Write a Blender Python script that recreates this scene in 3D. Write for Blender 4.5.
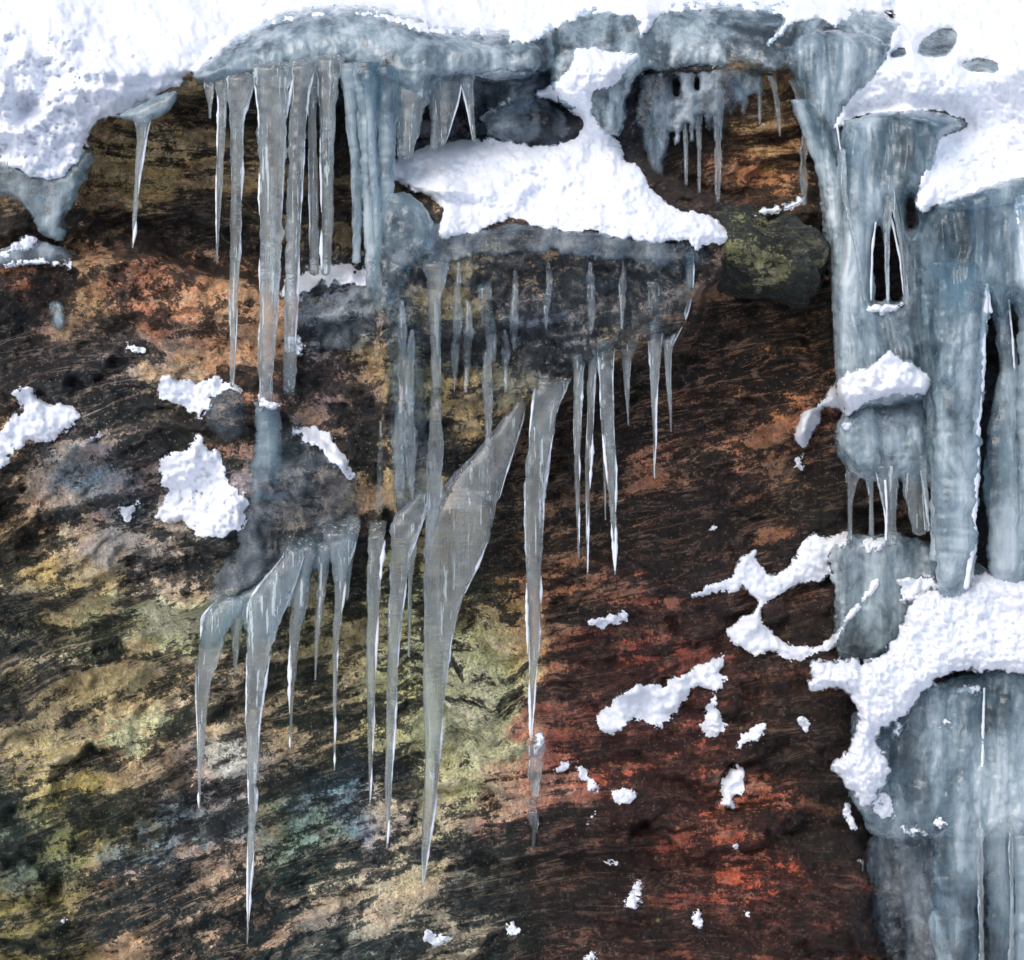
import bpy, math, random
import numpy as np

for o in list(bpy.data.objects):
    bpy.data.objects.remove(o)
SC = bpy.context.scene
COL = SC.collection

# ---------------------------------------------------------------- camera, sky, sun, exposure
CAM_Z = 1.75          # eye height above the snowy ground
CAM_D = 4.2           # metres from the lens to the rock face
S = 0.003             # metres per pixel on the rock face
cd = bpy.data.cameras.new('camera')
cam = bpy.data.objects.new('camera', cd)
COL.objects.link(cam)
cam.location = (0, -CAM_D, CAM_Z)
cam.rotation_euler = (math.radians(90), 0, 0)
cd.sensor_fit = 'HORIZONTAL'
cd.angle = 2 * math.atan(512 * S / CAM_D)
cd.clip_start = 0.05
cd.clip_end = 1000
SC.camera = cam

SUN_EL, SUN_AZ = math.radians(43), math.radians(-145)
world = bpy.data.worlds.new('World')
SC.world = world
world.use_nodes = True
wn = world.node_tree.nodes
wn.clear()
sky = wn.new('ShaderNodeTexSky')
sky.sky_type = 'NISHITA'
sky.sun_disc = False
sky.sun_elevation = SUN_EL
sky.sun_rotation = SUN_AZ
sky.air_density = 1.0
sky.dust_density = 3.0
sky.ozone_density = 1.0
bg = wn.new('ShaderNodeBackground')
bg.inputs[1].default_value = 0.15
wo = wn.new('ShaderNodeOutputWorld')
world.node_tree.links.new(sky.outputs[0], bg.inputs[0])
world.node_tree.links.new(bg.outputs[0], wo.inputs[0])

sl = bpy.data.lights.new('sun', 'SUN')
sl.energy = 1.05
sl.angle = math.radians(55)
sl.color = (1.0, 0.97, 0.93)
sun = bpy.data.objects.new('sun', sl)
COL.objects.link(sun)
dx, dy, dz = math.sin(SUN_AZ) * math.cos(SUN_EL), math.cos(SUN_AZ) * math.cos(SUN_EL), math.sin(SUN_EL)
from mathutils import Vector
sun.rotation_euler = Vector((dx, dy, dz)).to_track_quat('Z', 'Y').to_euler()

SC.view_settings.view_transform = 'Standard'
SC.view_settings.look = 'None'
SC.view_settings.gamma = 1.0
SC.view_settings.use_curve_mapping = False
SC.view_settings.exposure = 0.18
SC.render.engine = 'CYCLES'
cy = SC.cycles
cy.max_bounces = 10
cy.diffuse_bounces = 3
cy.glossy_bounces = 3
cy.transmission_bounces = 8
cy.transparent_max_bounces = 16
cy.use_denoising = True
cy.use_adaptive_sampling = True
cy.adaptive_threshold = .02
cy.sample_clamp_indirect = 6.0
cy.blur_glossy = 0.5

# ---------------------------------------------------------------- number helpers
def P(u, v, d):
    """a point seen at (u, v) of a 1024 x 960 picture, standing d metres behind the face plane"""
    f = (CAM_D + d) / CAM_D
    return (u - 512) * S * f, d, CAM_Z + (480 - v) * S * f

def _hash(ix, iy, seed):
    h = (ix.astype(np.int64) * 374761393 + iy.astype(np.int64) * 668265263 + seed * 1442695041) & 0xFFFFFFFF
    h = ((h ^ (h >> 13)) * 1274126177) & 0xFFFFFFFF
    h = ((h ^ (h >> 16)) * 2246822519) & 0xFFFFFFFF
    return ((h ^ (h >> 15)) & 0xFFFFFF) / float(0xFFFFFF)

def vnoise(x, y, seed=0):
    x = np.asarray(x, float); y = np.asarray(y, float)
    fx, fy = np.floor(x), np.floor(y)
    tx, ty = x - fx, y - fy
    tx = tx * tx * tx * (tx * (tx * 6 - 15) + 10)
    ty = ty * ty * ty * (ty * (ty * 6 - 15) + 10)
    a, b = _hash(fx, fy, seed), _hash(fx + 1, fy, seed)
    c, d = _hash(fx, fy + 1, seed), _hash(fx + 1, fy + 1, seed)
    return (a + (b - a) * tx) * (1 - ty) + (c + (d - c) * tx) * ty

def fbm(x, y, octv=4, seed=0, gain=0.5):
    """about -1 .. 1"""
    s = 0; a = 1.0; n = 0
    for i in range(octv):
        s = s + a * (vnoise(x + 17.3 * i, y - 9.1 * i, seed + i) * 2 - 1)
        n += a; a *= gain; x = x * 2.03; y = y * 2.03
    return s / n * 1.5

def sstep(e0, e1, x):
    t = np.clip((x - e0) / (e1 - e0), 0, 1)
    return t * t * (3 - 2 * t)

def chaikin(p, n=1):
    p = np.asarray(p, float)
    for _ in range(n):
        q = np.roll(p, -1, 0)
        p = np.stack([p * .78 + q * .22, p * .22 + q * .78], 1).reshape(-1, 2)
    return p

def sdf(poly, X, Y):
    """signed distance, positive inside"""
    best = np.full(X.shape, 1e9); ins = np.zeros(X.shape, bool)
    n = len(poly)
    for i in range(n):
        x0, y0 = poly[i]; x1, y1 = poly[(i + 1) % n]
        ex, ey = x1 - x0, y1 - y0
        L = ex * ex + ey * ey
        if L < 1e-9: continue
        t = np.clip(((X - x0) * ex + (Y - y0) * ey) / L, 0, 1)
        d = (X - x0 - t * ex) ** 2 + (Y - y0 - t * ey) ** 2
        np.minimum(best, d, out=best)
        if y0 != y1:
            c = ((y0 > Y) != (y1 > Y)) & (X < ex * (Y - y0) / ey + x0)
            ins ^= c
    d = np.sqrt(best)
    return np.where(ins, d, -d)

# ---------------------------------------------------------------- materials
class NT:
    def __init__(self, name):
        self.m = bpy.data.materials.new(name); self.m.use_nodes = True
        self.t = self.m.node_tree; self.t.nodes.clear()
        self.out = self.t.nodes.new('ShaderNodeOutputMaterial')
    def n(self, kind, **kw):
        nd = self.t.nodes.new(kind)
        for k, v in kw.items():
            if k in ('i',):
                for kk, vv in v.items(): self.set(nd.inputs[kk], vv)
            else: setattr(nd, k, v)
        return nd
    def set(self, sock, v):
        if isinstance(v, bpy.types.NodeSocket): self.t.links.new(v, sock)
        elif v is not None: sock.default_value = v
    def math(self, op, a, b=None, c=None, clamp=False):
        nd = self.t.nodes.new('ShaderNodeMath'); nd.operation = op; nd.use_clamp = clamp
        for i, v in enumerate((a, b, c)):
            if v is not None: self.set(nd.inputs[i], v)
        return nd.outputs[0]
    def vmath(self, op, a, b=None):
        nd = self.t.nodes.new('ShaderNodeVectorMath'); nd.operation = op
        self.set(nd.inputs[0], a)
        if b is not None: self.set(nd.inputs[1], b)
        return nd.outputs[0]
    def noise(self, vec, scale, detail=5, rough=.55, dist=0.0):
        nd = self.t.nodes.new('ShaderNodeTexNoise')
        self.set(nd.inputs['Vector'], vec)
        nd.inputs['Scale'].default_value = scale; nd.inputs['Detail'].default_value = detail
        nd.inputs['Roughness'].default_value = rough; nd.inputs['Distortion'].default_value = dist
        return nd.outputs['Fac']
    def remap(self, v, a, b, c=0.0, d=1.0, smooth=False):
        nd = self.t.nodes.new('ShaderNodeMapRange')
        if smooth: nd.interpolation_type = 'SMOOTHSTEP'
        self.set(nd.inputs[0], v)
        for i, x in enumerate((a, b, c, d)): self.set(nd.inputs[i + 1], x)
        return nd.outputs[0]
    def mix(self, f, a, b, mode='MIX'):
        nd = self.t.nodes.new('ShaderNodeMix'); nd.data_type = 'RGBA'; nd.blend_type = mode
        self.set(nd.inputs['Factor'], f)
        self.set(nd.inputs[6], a); self.set(nd.inputs[7], b)
        return nd.outputs[2]
    def attr(self, name, what='Fac'):
        nd = self.t.nodes.new('ShaderNodeAttribute'); nd.attribute_name = name
        return nd.outputs[what]
    def pos(self):
        return self.t.nodes.new('ShaderNodeNewGeometry').outputs['Position']
    def bump(self, h, strength, dist, normal=None):
        nd = self.t.nodes.new('ShaderNodeBump')
        self.set(nd.inputs['Strength'], strength); nd.inputs['Distance'].default_value = dist
        self.set(nd.inputs['Height'], h)
        if normal is not None: self.set(nd.inputs['Normal'], normal)
        return nd.outputs[0]
    def mixsh(self, f, a, b):
        nd = self.t.nodes.new('ShaderNodeMixShader')
        self.set(nd.inputs[0], f); self.set(nd.inputs[1], a); self.set(nd.inputs[2], b)
        return nd.outputs[0]
    def done(self, sh):
        self.t.links.new(sh, self.out.inputs[0]); return self.m

def rock_material(name):
    k = NT(name)
    flow = k.attr('flow', 'Vector'); pos = k.pos()
    light, dark = k.attr('light_tone', 'Color'), k.attr('dark_tone', 'Color')
    cover, vein = k.attr('cover'), k.attr('vein')
    v1 = k.vmath('MULTIPLY', flow, (1.0, 3.4, 1))
    n1 = k.noise(v1, 1.0, 8, .68, .35)               # beds
    v2 = k.vmath('MULTIPLY', flow, (2.4, 8.5, 1))
    n2 = k.noise(v2, 1.0, 6, .72, .3)               # laminae
    n3 = k.noise(pos, 11, 9, .74, .6)               # blotches down to grain size
    n4 = k.noise(pos, 95, 4, .85)                    # grains
    n0 = k.noise(k.vmath('MULTIPLY', flow, (.55, 2.1, 1)), 1.0, 4, .6, .5)   # thick beds
    s = k.math('MULTIPLY_ADD', n0, 1.0, k.math('MULTIPLY', n1, .85))
    lam = k.n('ShaderNodeMix', i={0: k.remap(vein, .12, .45), 2: n3, 3: n2}).outputs[0]
    s = k.math('MULTIPLY_ADD', lam, .58, s)
    s = k.math('MULTIPLY_ADD', n3, .46, s)
    s = k.math('MULTIPLY_ADD', n4, .36, s)          # centred near 1.62
    thr = k.math('MULTIPLY_ADD', cover, -.72, 2.035)
    dlt = k.math('SUBTRACT', s, thr)
    # the pale mineral is not one colour: bands of common tan cut through the local tint
    n5 = k.noise(k.vmath('MULTIPLY', flow, (1.4, 4.5, 3)), 1.0, 5, .7, 1.0)
    band = k.remap(n5, .52, .56, 0, .6, True)
    lum = k.n('ShaderNodeRGBToBW', i={0: light}).outputs[0]
    tan = k.mix(1.0, (1.16, 1.0, .76, 1), k.n('ShaderNodeCombineXYZ', i={0: lum, 1: lum, 2: lum}).outputs[0], 'MULTIPLY')
    light = k.mix(band, light, k.mix(.35, tan, light))
    grey = k.remap(n5, .47, .42, 0, .35, True)
    dark = k.mix(grey, dark, (.017, .018, .020, 1))
    mask = k.remap(dlt, -.012, .018, 0, 1, True)
    # pepper in the pale mineral, salt in the dark one
    g6 = k.noise(pos, 140, 2, .6)
    mask = k.math('MULTIPLY', mask, k.remap(k.math('MULTIPLY_ADD', n3, .35, g6), .52, .60, .3, 1, True))
    salt = k.math('MULTIPLY', k.remap(k.math('MULTIPLY_ADD', n1, .5, g6), .99, 1.04, 0, .35, True), k.remap(cover, .3, .5, .35, 1))
    mask = k.math('MAXIMUM', mask, salt)
    t1 = k.remap(n4, .3, .7, .4, 1.8)
    t2 = k.remap(k.noise(pos, 24, 6, .75, .4), .32, .68, .45, 1.5)
    tone = k.math('MULTIPLY', t1, t2)
    base = k.mix(mask, dark, light)
    edge = k.remap(k.math('ABSOLUTE', k.math('ADD', dlt, .05)), 0, .06, .3, 0, True)
    base = k.mix(edge, base, k.mix(.4, dark, light))
    hs = k.n('ShaderNodeCombineXYZ', i={0: tone, 1: tone, 2: tone}).outputs[0]
    base = k.mix(1.0, base, hs, 'MULTIPLY')
    # pale thin seams that follow the foliation
    wn_ = k.noise(k.vmath('MULTIPLY', flow, (.75, 3.4, 1)), 1.5, 6, .66, 1.1)
    seam = k.remap(k.math('ABSOLUTE', k.math('SUBTRACT', wn_, .5)), .004, .03, 1, 0, True)
    brk = k.remap(k.math('MULTIPLY_ADD', n4, .35, n3), .58, .74, 0, 1, True)
    seam = k.math('MULTIPLY', k.math('MULTIPLY', seam, brk), vein)
    base = k.mix(k.math('MULTIPLY', seam, .8), base, k.mix(.5, light, (.36, .27, .20, 1)))
    # long thin streaks
    ws = k.noise(k.vmath('MULTIPLY', flow, (.14, 2.2, 1)), 1.5, 4, .58, .1)
    str_ = k.remap(k.math('ABSOLUTE', k.math('SUBTRACT', k.math('MULTIPLY_ADD', n4, .018, ws), .509)), .002, .011, 1, 0, True)
    str_ = k.math('MULTIPLY', k.math('MULTIPLY', str_, k.math('MULTIPLY', k.remap(n0, .42, .52, .15, 1, True), k.remap(n3, .40, .50, .35, 1, True))), k.remap(vein, 0, .7))
    base = k.mix(k.math('MULTIPLY', str_, .9), base, k.mix(.6, (.36, .27, .20, 1), light))
    # dark joints, broken
    wd = k.noise(k.vmath('MULTIPLY', flow, (.7, 2.6, 1)), 1.3, 7, .68, .9)
    dseam = k.remap(k.math('ABSOLUTE', k.math('SUBTRACT', wd, .47)), .002, .028, .85, 0, True)
    dseam = k.math('MULTIPLY', dseam, k.remap(n3, .56, .44, 0, 1, True))
    base = k.mix(dseam, base, (.007, .007, .008, 1))
    # grains that catch the eye: pale crystals, and lichen dots where the rock carries them
    vo = k.n('ShaderNodeTexVoronoi', i={'Vector': pos, 'Scale': 120.0})
    rc = k.n('ShaderNodeSeparateColor', i={0: vo.outputs['Color']}).outputs[0]
    spot = k.math('MULTIPLY', k.remap(vo.outputs['Distance'], .2, .45, 1, 0), k.math('GREATER_THAN', rc, .86))
    base = k.mix(k.math('MULTIPLY', spot, .5), base, k.mix(.5, light, (.34, .32, .27, 1)))
    vo2 = k.n('ShaderNodeTexVoronoi', i={'Vector': pos, 'Scale': 19.0})
    rc2 = k.n('ShaderNodeSeparateColor', i={0: vo2.outputs['Color']}).outputs[1]
    spot2 = k.math('MULTIPLY', k.remap(k.math('MULTIPLY_ADD', n4, .1, vo2.outputs['Distance']), .13, .19, 1, 0), k.math('GREATER_THAN', rc2, .74))
    base = k.mix(k.math('MULTIPLY', k.math('MULTIPLY', spot2, k.attr('spots')), .7), base, (.27, .24, .09, 1))
    h = k.math('MULTIPLY_ADD', n3, 1.2, k.math('MULTIPLY', n1, .5))
    h = k.math('MULTIPLY_ADD', n4, .5, h)
    nrm = k.bump(h, 1.0, .022)
    rough = k.remap(n3, .35, .65, .32, .75)
    b = k.n('ShaderNodeBsdfPrincipled', i={'Base Color': base, 'Roughness': rough, 'Normal': nrm, 'Specular IOR Level': .45})
    return k.done(b.outputs[0])

def snow_material(name, col=(.85, .885, .94, 1), grains=False):
    k = NT(name); pos = k.pos()
    a = k.noise(pos, 60, 7, .78); b_ = k.noise(pos, 20, 4, .6)
    h = k.math('MULTIPLY_ADD', a, .7, k.math('MULTIPLY', b_, .5))
    nrm = k.bump(h, .38, .012)
    c = k.mix(k.remap(a, .35, .65), (.74, .79, .89, 1), col)
    b = k.n('ShaderNodeBsdfPrincipled', i={'Base Color': c, 'Roughness': .7, 'Normal': nrm, 'Specular IOR Level': .25})
    if not grains: return k.done(b.outputs[0])
    g = k.noise(pos, 130, 3, .7)
    al = k.remap(k.math('SUBTRACT', k.math('MULTIPLY_ADD', k.attr('milk'), .62, .30), g), -.01, .02, 0, 1)
    return k.done(k.mixsh(al, k.n('ShaderNodeBsdfTransparent').outputs[0], b.outputs[0]))

def ice_sheet_material(name, tint, tones, lo, hi, fine, gloss=1.4):
    """ice frozen onto rock: clear parts let the rock show, cloudy parts hold air"""
    k = NT(name); pos = k.pos()
    n1 = k.noise(k.vmath('MULTIPLY', pos, (1, 1, .4)), 5.5, 5, .58, .8)
    n2 = k.noise(pos, 18, 5, .62, .8)
    n3 = k.noise(k.vmath('MULTIPLY', pos, (1, 1, .05)), 24, 5, .62, .2)
    n5 = k.noise(k.vmath('MULTIPLY', pos, (.3, .3, 1)), 70, 2, .5)
    f = k.math('MULTIPLY_ADD', n2, .3, k.math('MULTIPLY', n1, .7))
    f = k.remap(f, .38, .60, lo, hi, True)
    f = k.math('MULTIPLY', f, k.attr('milk'), clamp=True)
    h = k.math('MULTIPLY_ADD', n3, .7, k.math('MULTIPLY', n2, .32))
    h = k.math('MULTIPLY_ADD', n5, .14, h)
    h = k.math('MULTIPLY_ADD', k.noise(pos, 80, 3, .65), fine, h)
    nrm = k.bump(h, .5, .018)
    tr = k.n('ShaderNodeBsdfTransparent', i={0: tint}).outputs[0]
    g = k.math('MULTIPLY_ADD', n3, .52, k.math('MULTIPLY', n1, .48))
    cr = k.n('ShaderNodeValToRGB', i={0: g}); el = cr.color_ramp.elements
    el[0].position = .36; el[0].color = tones[0]; el[1].position = .66; el[1].color = tones[2]
    e = el.new(.5); e.color = tones[1]
    di = k.n('ShaderNodeBsdfDiffuse', i={0: cr.outputs[0], 'Normal': nrm}).outputs[0]
    sh = k.mixsh(f, tr, di)
    fr = k.n('ShaderNodeFresnel', i={0: 1.40, 1: nrm}).outputs[0]
    gl = k.n('ShaderNodeBsdfGlossy', i={0: (1, 1, 1, 1), 1: .07, 'Normal': nrm}).outputs[0]
    back = k.n('ShaderNodeNewGeometry').outputs['Backfacing']
    fr = k.math('MULTIPLY', k.math('MULTIPLY', fr, k.math('SUBTRACT', 1.0, back)), gloss, clamp=True)
    return k.done(k.mixsh(fr, sh, gl))

def icicle_material(name, cloudy=.3):
    k = NT(name); pos = k.pos()
    n1 = k.noise(k.vmath('MULTIPLY', pos, (1, 1, .16)), 26, 4, .62, .3)
    ring = k.noise(k.vmath('MULTIPLY', pos, (.3, .3, 1.4)), 48, 3, .6)
    n2 = k.noise(pos, 60, 4, .65)
    rib = k.noise(k.vmath('MULTIPLY', pos, (1, 1, .05)), 95, 3, .6, .2)
    h = k.math('MULTIPLY_ADD', ring, .5, k.math('MULTIPLY', n2, .5))
    h = k.math('MULTIPLY_ADD', rib, .6, h)
    nrm = k.bump(h, .75, .012)
    g = k.n('ShaderNodeBsdfPrincipled', i={'Base Color': (.92, .97, 1, 1), 'Roughness': .05, 'IOR': 1.31, 'Normal': nrm,
                                           'Transmission Weight': 1.0, 'Coat Weight': 1.0, 'Coat Roughness': .04}).outputs[0]
    di = k.n('ShaderNodeBsdfDiffuse', i={0: (.66, .76, .79, 1), 'Normal': nrm}).outputs[0]
    tl = k.n('ShaderNodeBsdfTranslucent', i={0: (.76, .86, .89, 1), 'Normal': nrm}).outputs[0]
    body = k.mixsh(.35, di, tl)
    f = k.remap(n1, .36, .66, cloudy * .25, min(1, cloudy * 1.7), True)
    fro = k.remap(rib, .585, .66, 0, .75, True)  # pale ribs of air and frost, increased as painted highlights
    f = k.math('MULTIPLY', k.math('ADD', f, fro), k.attr('milk'), clamp=True)
    return k.done(k.mixsh(f, g, body))

M_ROCK = rock_material('layered_rock')
M_SNOW = snow_material('snow', grains=True)
M_GROUND = snow_material('ground_snow')
M_ICE = ice_sheet_material('cloudy_ice', (.78, .89, .94, 1), ((.135, .195, .24, 1), (.29, .38, .43, 1), (.60, .68, .73, 1)), .12, .92, .05)
M_GLAZE = ice_sheet_material('clear_ice', (.76, .84, .90, 1), ((.13, .17, .21, 1), (.27, .33, .38, 1), (.52, .58, .62, 1)), .0, .8, .5, .75)
M_EDGE_WHITE = snow_material('edge_white', (.80, .85, .88, 1))  # white of the edge strips; on icicles it paints highlights
M_ICICLE = icicle_material('icicle_ice', .14)

# ---------------------------------------------------------------- mesh builders
def link(name, verts, faces, mat, parent=None, attrs=None):
    me = bpy.data.meshes.new(name)
    verts = np.asarray(verts, np.float32); nv = len(verts)
    quads = np.asarray(faces, np.int32)
    me.vertices.add(nv); me.vertices.foreach_set('co', verts.ravel())
    nf = len(quads)
    me.loops.add(nf * 4); me.loops.foreach_set('vertex_index', quads.ravel())
    me.polygons.add(nf)
    me.polygons.foreach_set('loop_start', np.arange(nf, dtype=np.int32) * 4)
    me.polygons.foreach_set('use_smooth', np.ones(nf, bool))
    me.update(calc_edges=True)
    me.validate()
    for nm, (kind, arr) in (attrs or {}).items():
        at = me.attributes.new(nm, kind, 'POINT')
        arr = np.asarray(arr, np.float32)
        at.data.foreach_set('color' if kind == 'FLOAT_COLOR' else ('vector' if kind == 'FLOAT_VECTOR' else 'value'), arr.ravel())
    me.materials.append(mat)
    ob = bpy.data.objects.new(name, me); COL.objects.link(ob)
    if parent is not None: ob.parent = parent
    return ob

def tag(o, label=None, cat=None, group=None, kind=None):
    if label: o['label'] = label
    if cat: o['category'] = cat
    if group: o['group'] = group
    if kind: o['kind'] = kind
    return o

def empty(name, loc):
    o = bpy.data.objects.new(name, None); COL.objects.link(o)
    o.location = loc; o.empty_display_size = .05
    return o
# ---------------------------------------------------------------- the cliff: relief
gu = np.concatenate([np.linspace(-620, -44, 60), np.arange(-40, 1066, 1.7), np.linspace(1070, 1640, 60)])
gv = np.concatenate([np.linspace(-420, -44, 50), np.arange(-40, 1002, 1.7), np.linspace(1006, 1230, 40)])
GU, GV = np.meshgrid(gu, gv)

def region(poly, blur, X=None, Y=None, wob=0.0, seed=0):
    X = GU if X is None else X; Y = GV if Y is None else Y
    p = chaikin(poly, 1)
    m = np.zeros(X.shape)
    pad = blur + wob + 4
    r = np.where((Y[:, 0] > p[:, 1].min() - pad) & (Y[:, 0] < p[:, 1].max() + pad))[0]
    c = np.where((X[0] > p[:, 0].min() - pad) & (X[0] < p[:, 0].max() + pad))[0]
    if not len(r) or not len(c): return m
    sl_ = np.ix_(r, c)
    d = sdf(p, X[sl_], Y[sl_])
    if wob: d = d + fbm(X[sl_] / 30, Y[sl_] / 30, 4, seed + 50, .6) * wob
    m[sl_] = sstep(-blur, blur, d)
    return m

# foliation: a height function whose level lines follow the layering seen in the rock
FL = [(50,650,26),(150,720,24),(100,600,16),(300,850,20),(200,900,22),(60,800,26),(320,700,20),(30,900,15),(450,690,12),(550,880,8),
      (480,850,10),(600,780,8),(700,420,22),(800,330,30),(620,480,16),(760,480,20),(700,600,12),(800,700,12),(760,850,-12),(850,900,-10),
      (740,140,2),(690,180,0),(130,160,2),(140,235,-16),(250,200,-14),(60,420,25),(100,330,-8),(180,470,18),(560,300,4),(450,300,0),
      (400,450,12),(300,480,14),(300,100,3),(900,300,10),(900,700,5),(640,680,14),(540,600,24),(-100,600,20),(1100,500,10),(500,1000,5),
      (500,40,0),(0,100,0),(1000,100,0),(560,500,18),(420,600,22),(240,640,22)]
def _basis(x, y, deg=6):
    x = (x - 512) / 600.; y = (480 - y) / 600.
    out = []; gx = []; gy = []
    for i in range(deg + 1):
        for j in range(deg + 1 - i):
            if i + j == 0: continue
            out.append(x ** i * y ** j)
            gx.append((i * x ** (i - 1) if i else 0 * x) * y ** j)
            gy.append(x ** i * (j * y ** (j - 1) if j else 0 * y))
    return out, gx, gy
_f = np.array(FL, float)
_o, _gx, _gy = _basis(_f[:, 0], _f[:, 1])
_th = np.radians(_f[:, 2])
A_ = np.concatenate([np.stack(_gx, 1), np.stack(_gy, 1), .05 * np.eye(len(_o))])
b_ = np.concatenate([-np.sin(_th), np.cos(_th), np.zeros(len(_o))])
_co = np.linalg.lstsq(A_, b_, rcond=None)[0]
_cx = np.clip(GU, -120, 1150); _cyy = np.clip(GV, -120, 1080)
_ob, _, _ = _basis(_cx, _cyy)
PSI = sum(c * o for c, o in zip(_co, _ob)) * 6 + (_cyy - GV) / 100
wx = fbm(GU / 120, GV / 120, 4, 5); wy = fbm(GU / 120, GV / 120, 4, 9)
PSI = PSI + .07 * fbm(GU / 170, GV / 170, 3, 9)
# swirl of the folded bed
sw = np.exp(-(((GU - 470) / 70) ** 2 + ((GV - 700) / 75) ** 2))
PSI = PSI + sw * .35 * fbm(GU / 42, GV / 90, 3, 15)
# thin flat bedding in the two upper recesses
for _c, _rx, _ry in (((742, 140), 75, 62), ((230, 175), 150, 75)):
    _m = np.exp(-np.clip((((GU - _c[0]) / _rx) ** 2 + ((GV - _c[1]) / _ry) ** 2), 0, 8) ** 1.0)
    PSI = PSI + _m * (_c[1] - GV) / 100 * 1.3
PHI = (GU - 512) / 100 + .35 * (480 - GV) / 100 + .2 * wx

D = np.full(GU.shape, .02)
def put(poly, val, blur, wob=5, seed=0):
    global D
    m = region(poly, blur, wob=wob, seed=seed)
    D = D * (1 - m) + val * m
# ground slopes back above the brow
up = np.clip(70 - GV, 0, None) * .0045
put([(-700,-500),(1700,-500),(1700,78),(790,78),(640,72),(480,80),(380,70),(200,80),(100,120),(-700,130)], -.02 + up, 14, 6, 1)
put([(190,90),(380,72),(560,76),(560,140),(392,160),(388,255),(330,266),(282,285),(200,272),(140,245),(70,212),(88,120)], .19, 9, 5, 2)
put([(648,76),(800,72),(826,110),(836,205),(800,204),(722,214),(640,190)], .11, 10, 4, 3)
put([(560,30),(650,40),(650,190),(600,150),(480,150),(500,100)], .08, 16, 4, 4)
put([(-700,120),(60,150),(95,120),(86,180),(70,245),(-700,300)], -.06, 14, 6, 5)
# slab of the left half
put([(-700,262),(72,262),(140,250),(200,276),(282,290),(372,268),(385,400),(390,520),(352,540),(300,566),(245,596),(195,622),(140,602),(60,600),(-700,590)], -.09, 8, 5, 6)
put([(60,330),(150,318),(235,330),(232,380),(160,372),(90,380)], -.05, 16, 8, 26)
put([(-20,470),(120,455),(225,465),(225,535),(100,530),(0,540)], -.03, 14, 8, 27)
# top of the middle block, sloping back, and its face
ramp = -.20 + np.clip((236 - GV), 0, 120) * .0030
put([(384,170),(420,142),(570,138),(610,132),(650,165),(735,215),(742,246),(690,262),(384,262)], ramp, 8, 3, 7)
put([(376,190),(440,236),(560,230),(690,246),(742,242),(722,285),(694,298),(690,332),(640,350),(605,360),(560,388),(524,404),(490,440),(450,488),(420,512),(390,530),(376,400)], -.19, 8, 4, 8)
# undercut below the drip line
und = .10 - np.clip(GV - 520, 0, 500) * .00034
put([(-700,604),(140,612),(195,632),(250,604),(300,576),(352,552),(395,540),(428,518),(456,494),(496,446),(528,410),(566,393),(608,366),(642,356),(698,338),(702,304),(740,262),(840,230),(872,300),(880,500),(880,660),(872,1300),(-700,1300)], und, 7, 4, 9)
put([(840,230),(1700,230),(1700,1300),(872,1300),(872,700),(850,500)], .14, 20, 4, 10)
put([(850,860),(1700,860),(1700,1300),(872,1300)], .02, 30, 4, 11)
# gentle swelling of the lower face, strata ledges, grain
D = D + .035 * fbm(GU / 130, GV / 130, 3, 21)
led = vnoise(PHI * .5, PSI * 2.4, 31); led2 = vnoise(PHI * .9, PSI * 5.0, 33)
led = np.abs(led * 2 - 1); 
amp = np.where(GV < 70, .3, 1.0)
q1 = PSI * 1.25 + .55 * fbm(GU / 90, GV / 90, 4, 51, .6); q2 = PSI * 4.2 + .8 * fbm(GU / 60, GV / 50, 4, 53, .6)
def saw(q):
    f_ = q - np.floor(q)
    return np.where(f_ < .88, f_ / .88, (1 - f_) / .12) - .5
a1 = np.clip(.5 + .9 * fbm(GU / 80, GV / 60, 3, 55), .05, 1.2); a2 = np.clip(.4 + 1.0 * fbm(GU / 50, GV / 40, 3, 57), 0, 1.2)
blkm = region([(374,250),(440,236),(560,230),(690,246),(742,242),(722,285),(690,332),(640,350),(560,388),(524,404),(450,488),(395,530),(290,570),(230,590),(240,420),(300,360),(372,300)], 14)
D = D + amp * (1 - .85 * blkm) * (.065 * a1 * saw(q1) + .024 * a2 * saw(q2))
D = D + blkm * (.018 * fbm(GU / 11, GV / 13, 4, 63, .6) + .03 * (.4 - np.abs(fbm(GU / 34, GV / 26, 4, 65, .6))))
D = D + amp * (.055 * (led - .4) + .012 * (led2 - .5))
D = D + amp * (.022 * fbm(GU / 26, GV / 26, 5, 41, .64) + .02 * np.abs(fbm(GU / 55, GV / 45, 4, 43, .6)))
# drill hole trace at the lower left
dh = np.exp(-(((GU - 58 - (884 - GV) * .3) / 8) ** 2 + ((GV - 888) / 15) ** 2) * 1.2)
D = D + .10 * dh

def smooth2(a, n):
    for _ in range(n):
        p = np.pad(a, 1, mode='edge')
        a = (p[:-2, 1:-1] + p[2:, 1:-1] + p[1:-1, :-2] + p[1:-1, 2:] + 2 * p[1:-1, 1:-1]) / 6
    return a
ROCK = D.copy()
SURF = D.copy()                      # surface so far: rock, then ice laid on it
def sample(arr, X, Y):
    fx = np.interp(X, gu, np.arange(len(gu))); fy = np.interp(Y, gv, np.arange(len(gv)))
    ix = np.clip(fx.astype(int), 0, len(gu) - 2); iy = np.clip(fy.astype(int), 0, len(gv) - 2)
    tx, ty = fx - ix, fy - iy
    return (arr[iy, ix] * (1 - tx) + arr[iy, ix + 1] * tx) * (1 - ty) + (arr[iy + 1, ix] * (1 - tx) + arr[iy + 1, ix + 1] * tx) * ty

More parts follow.
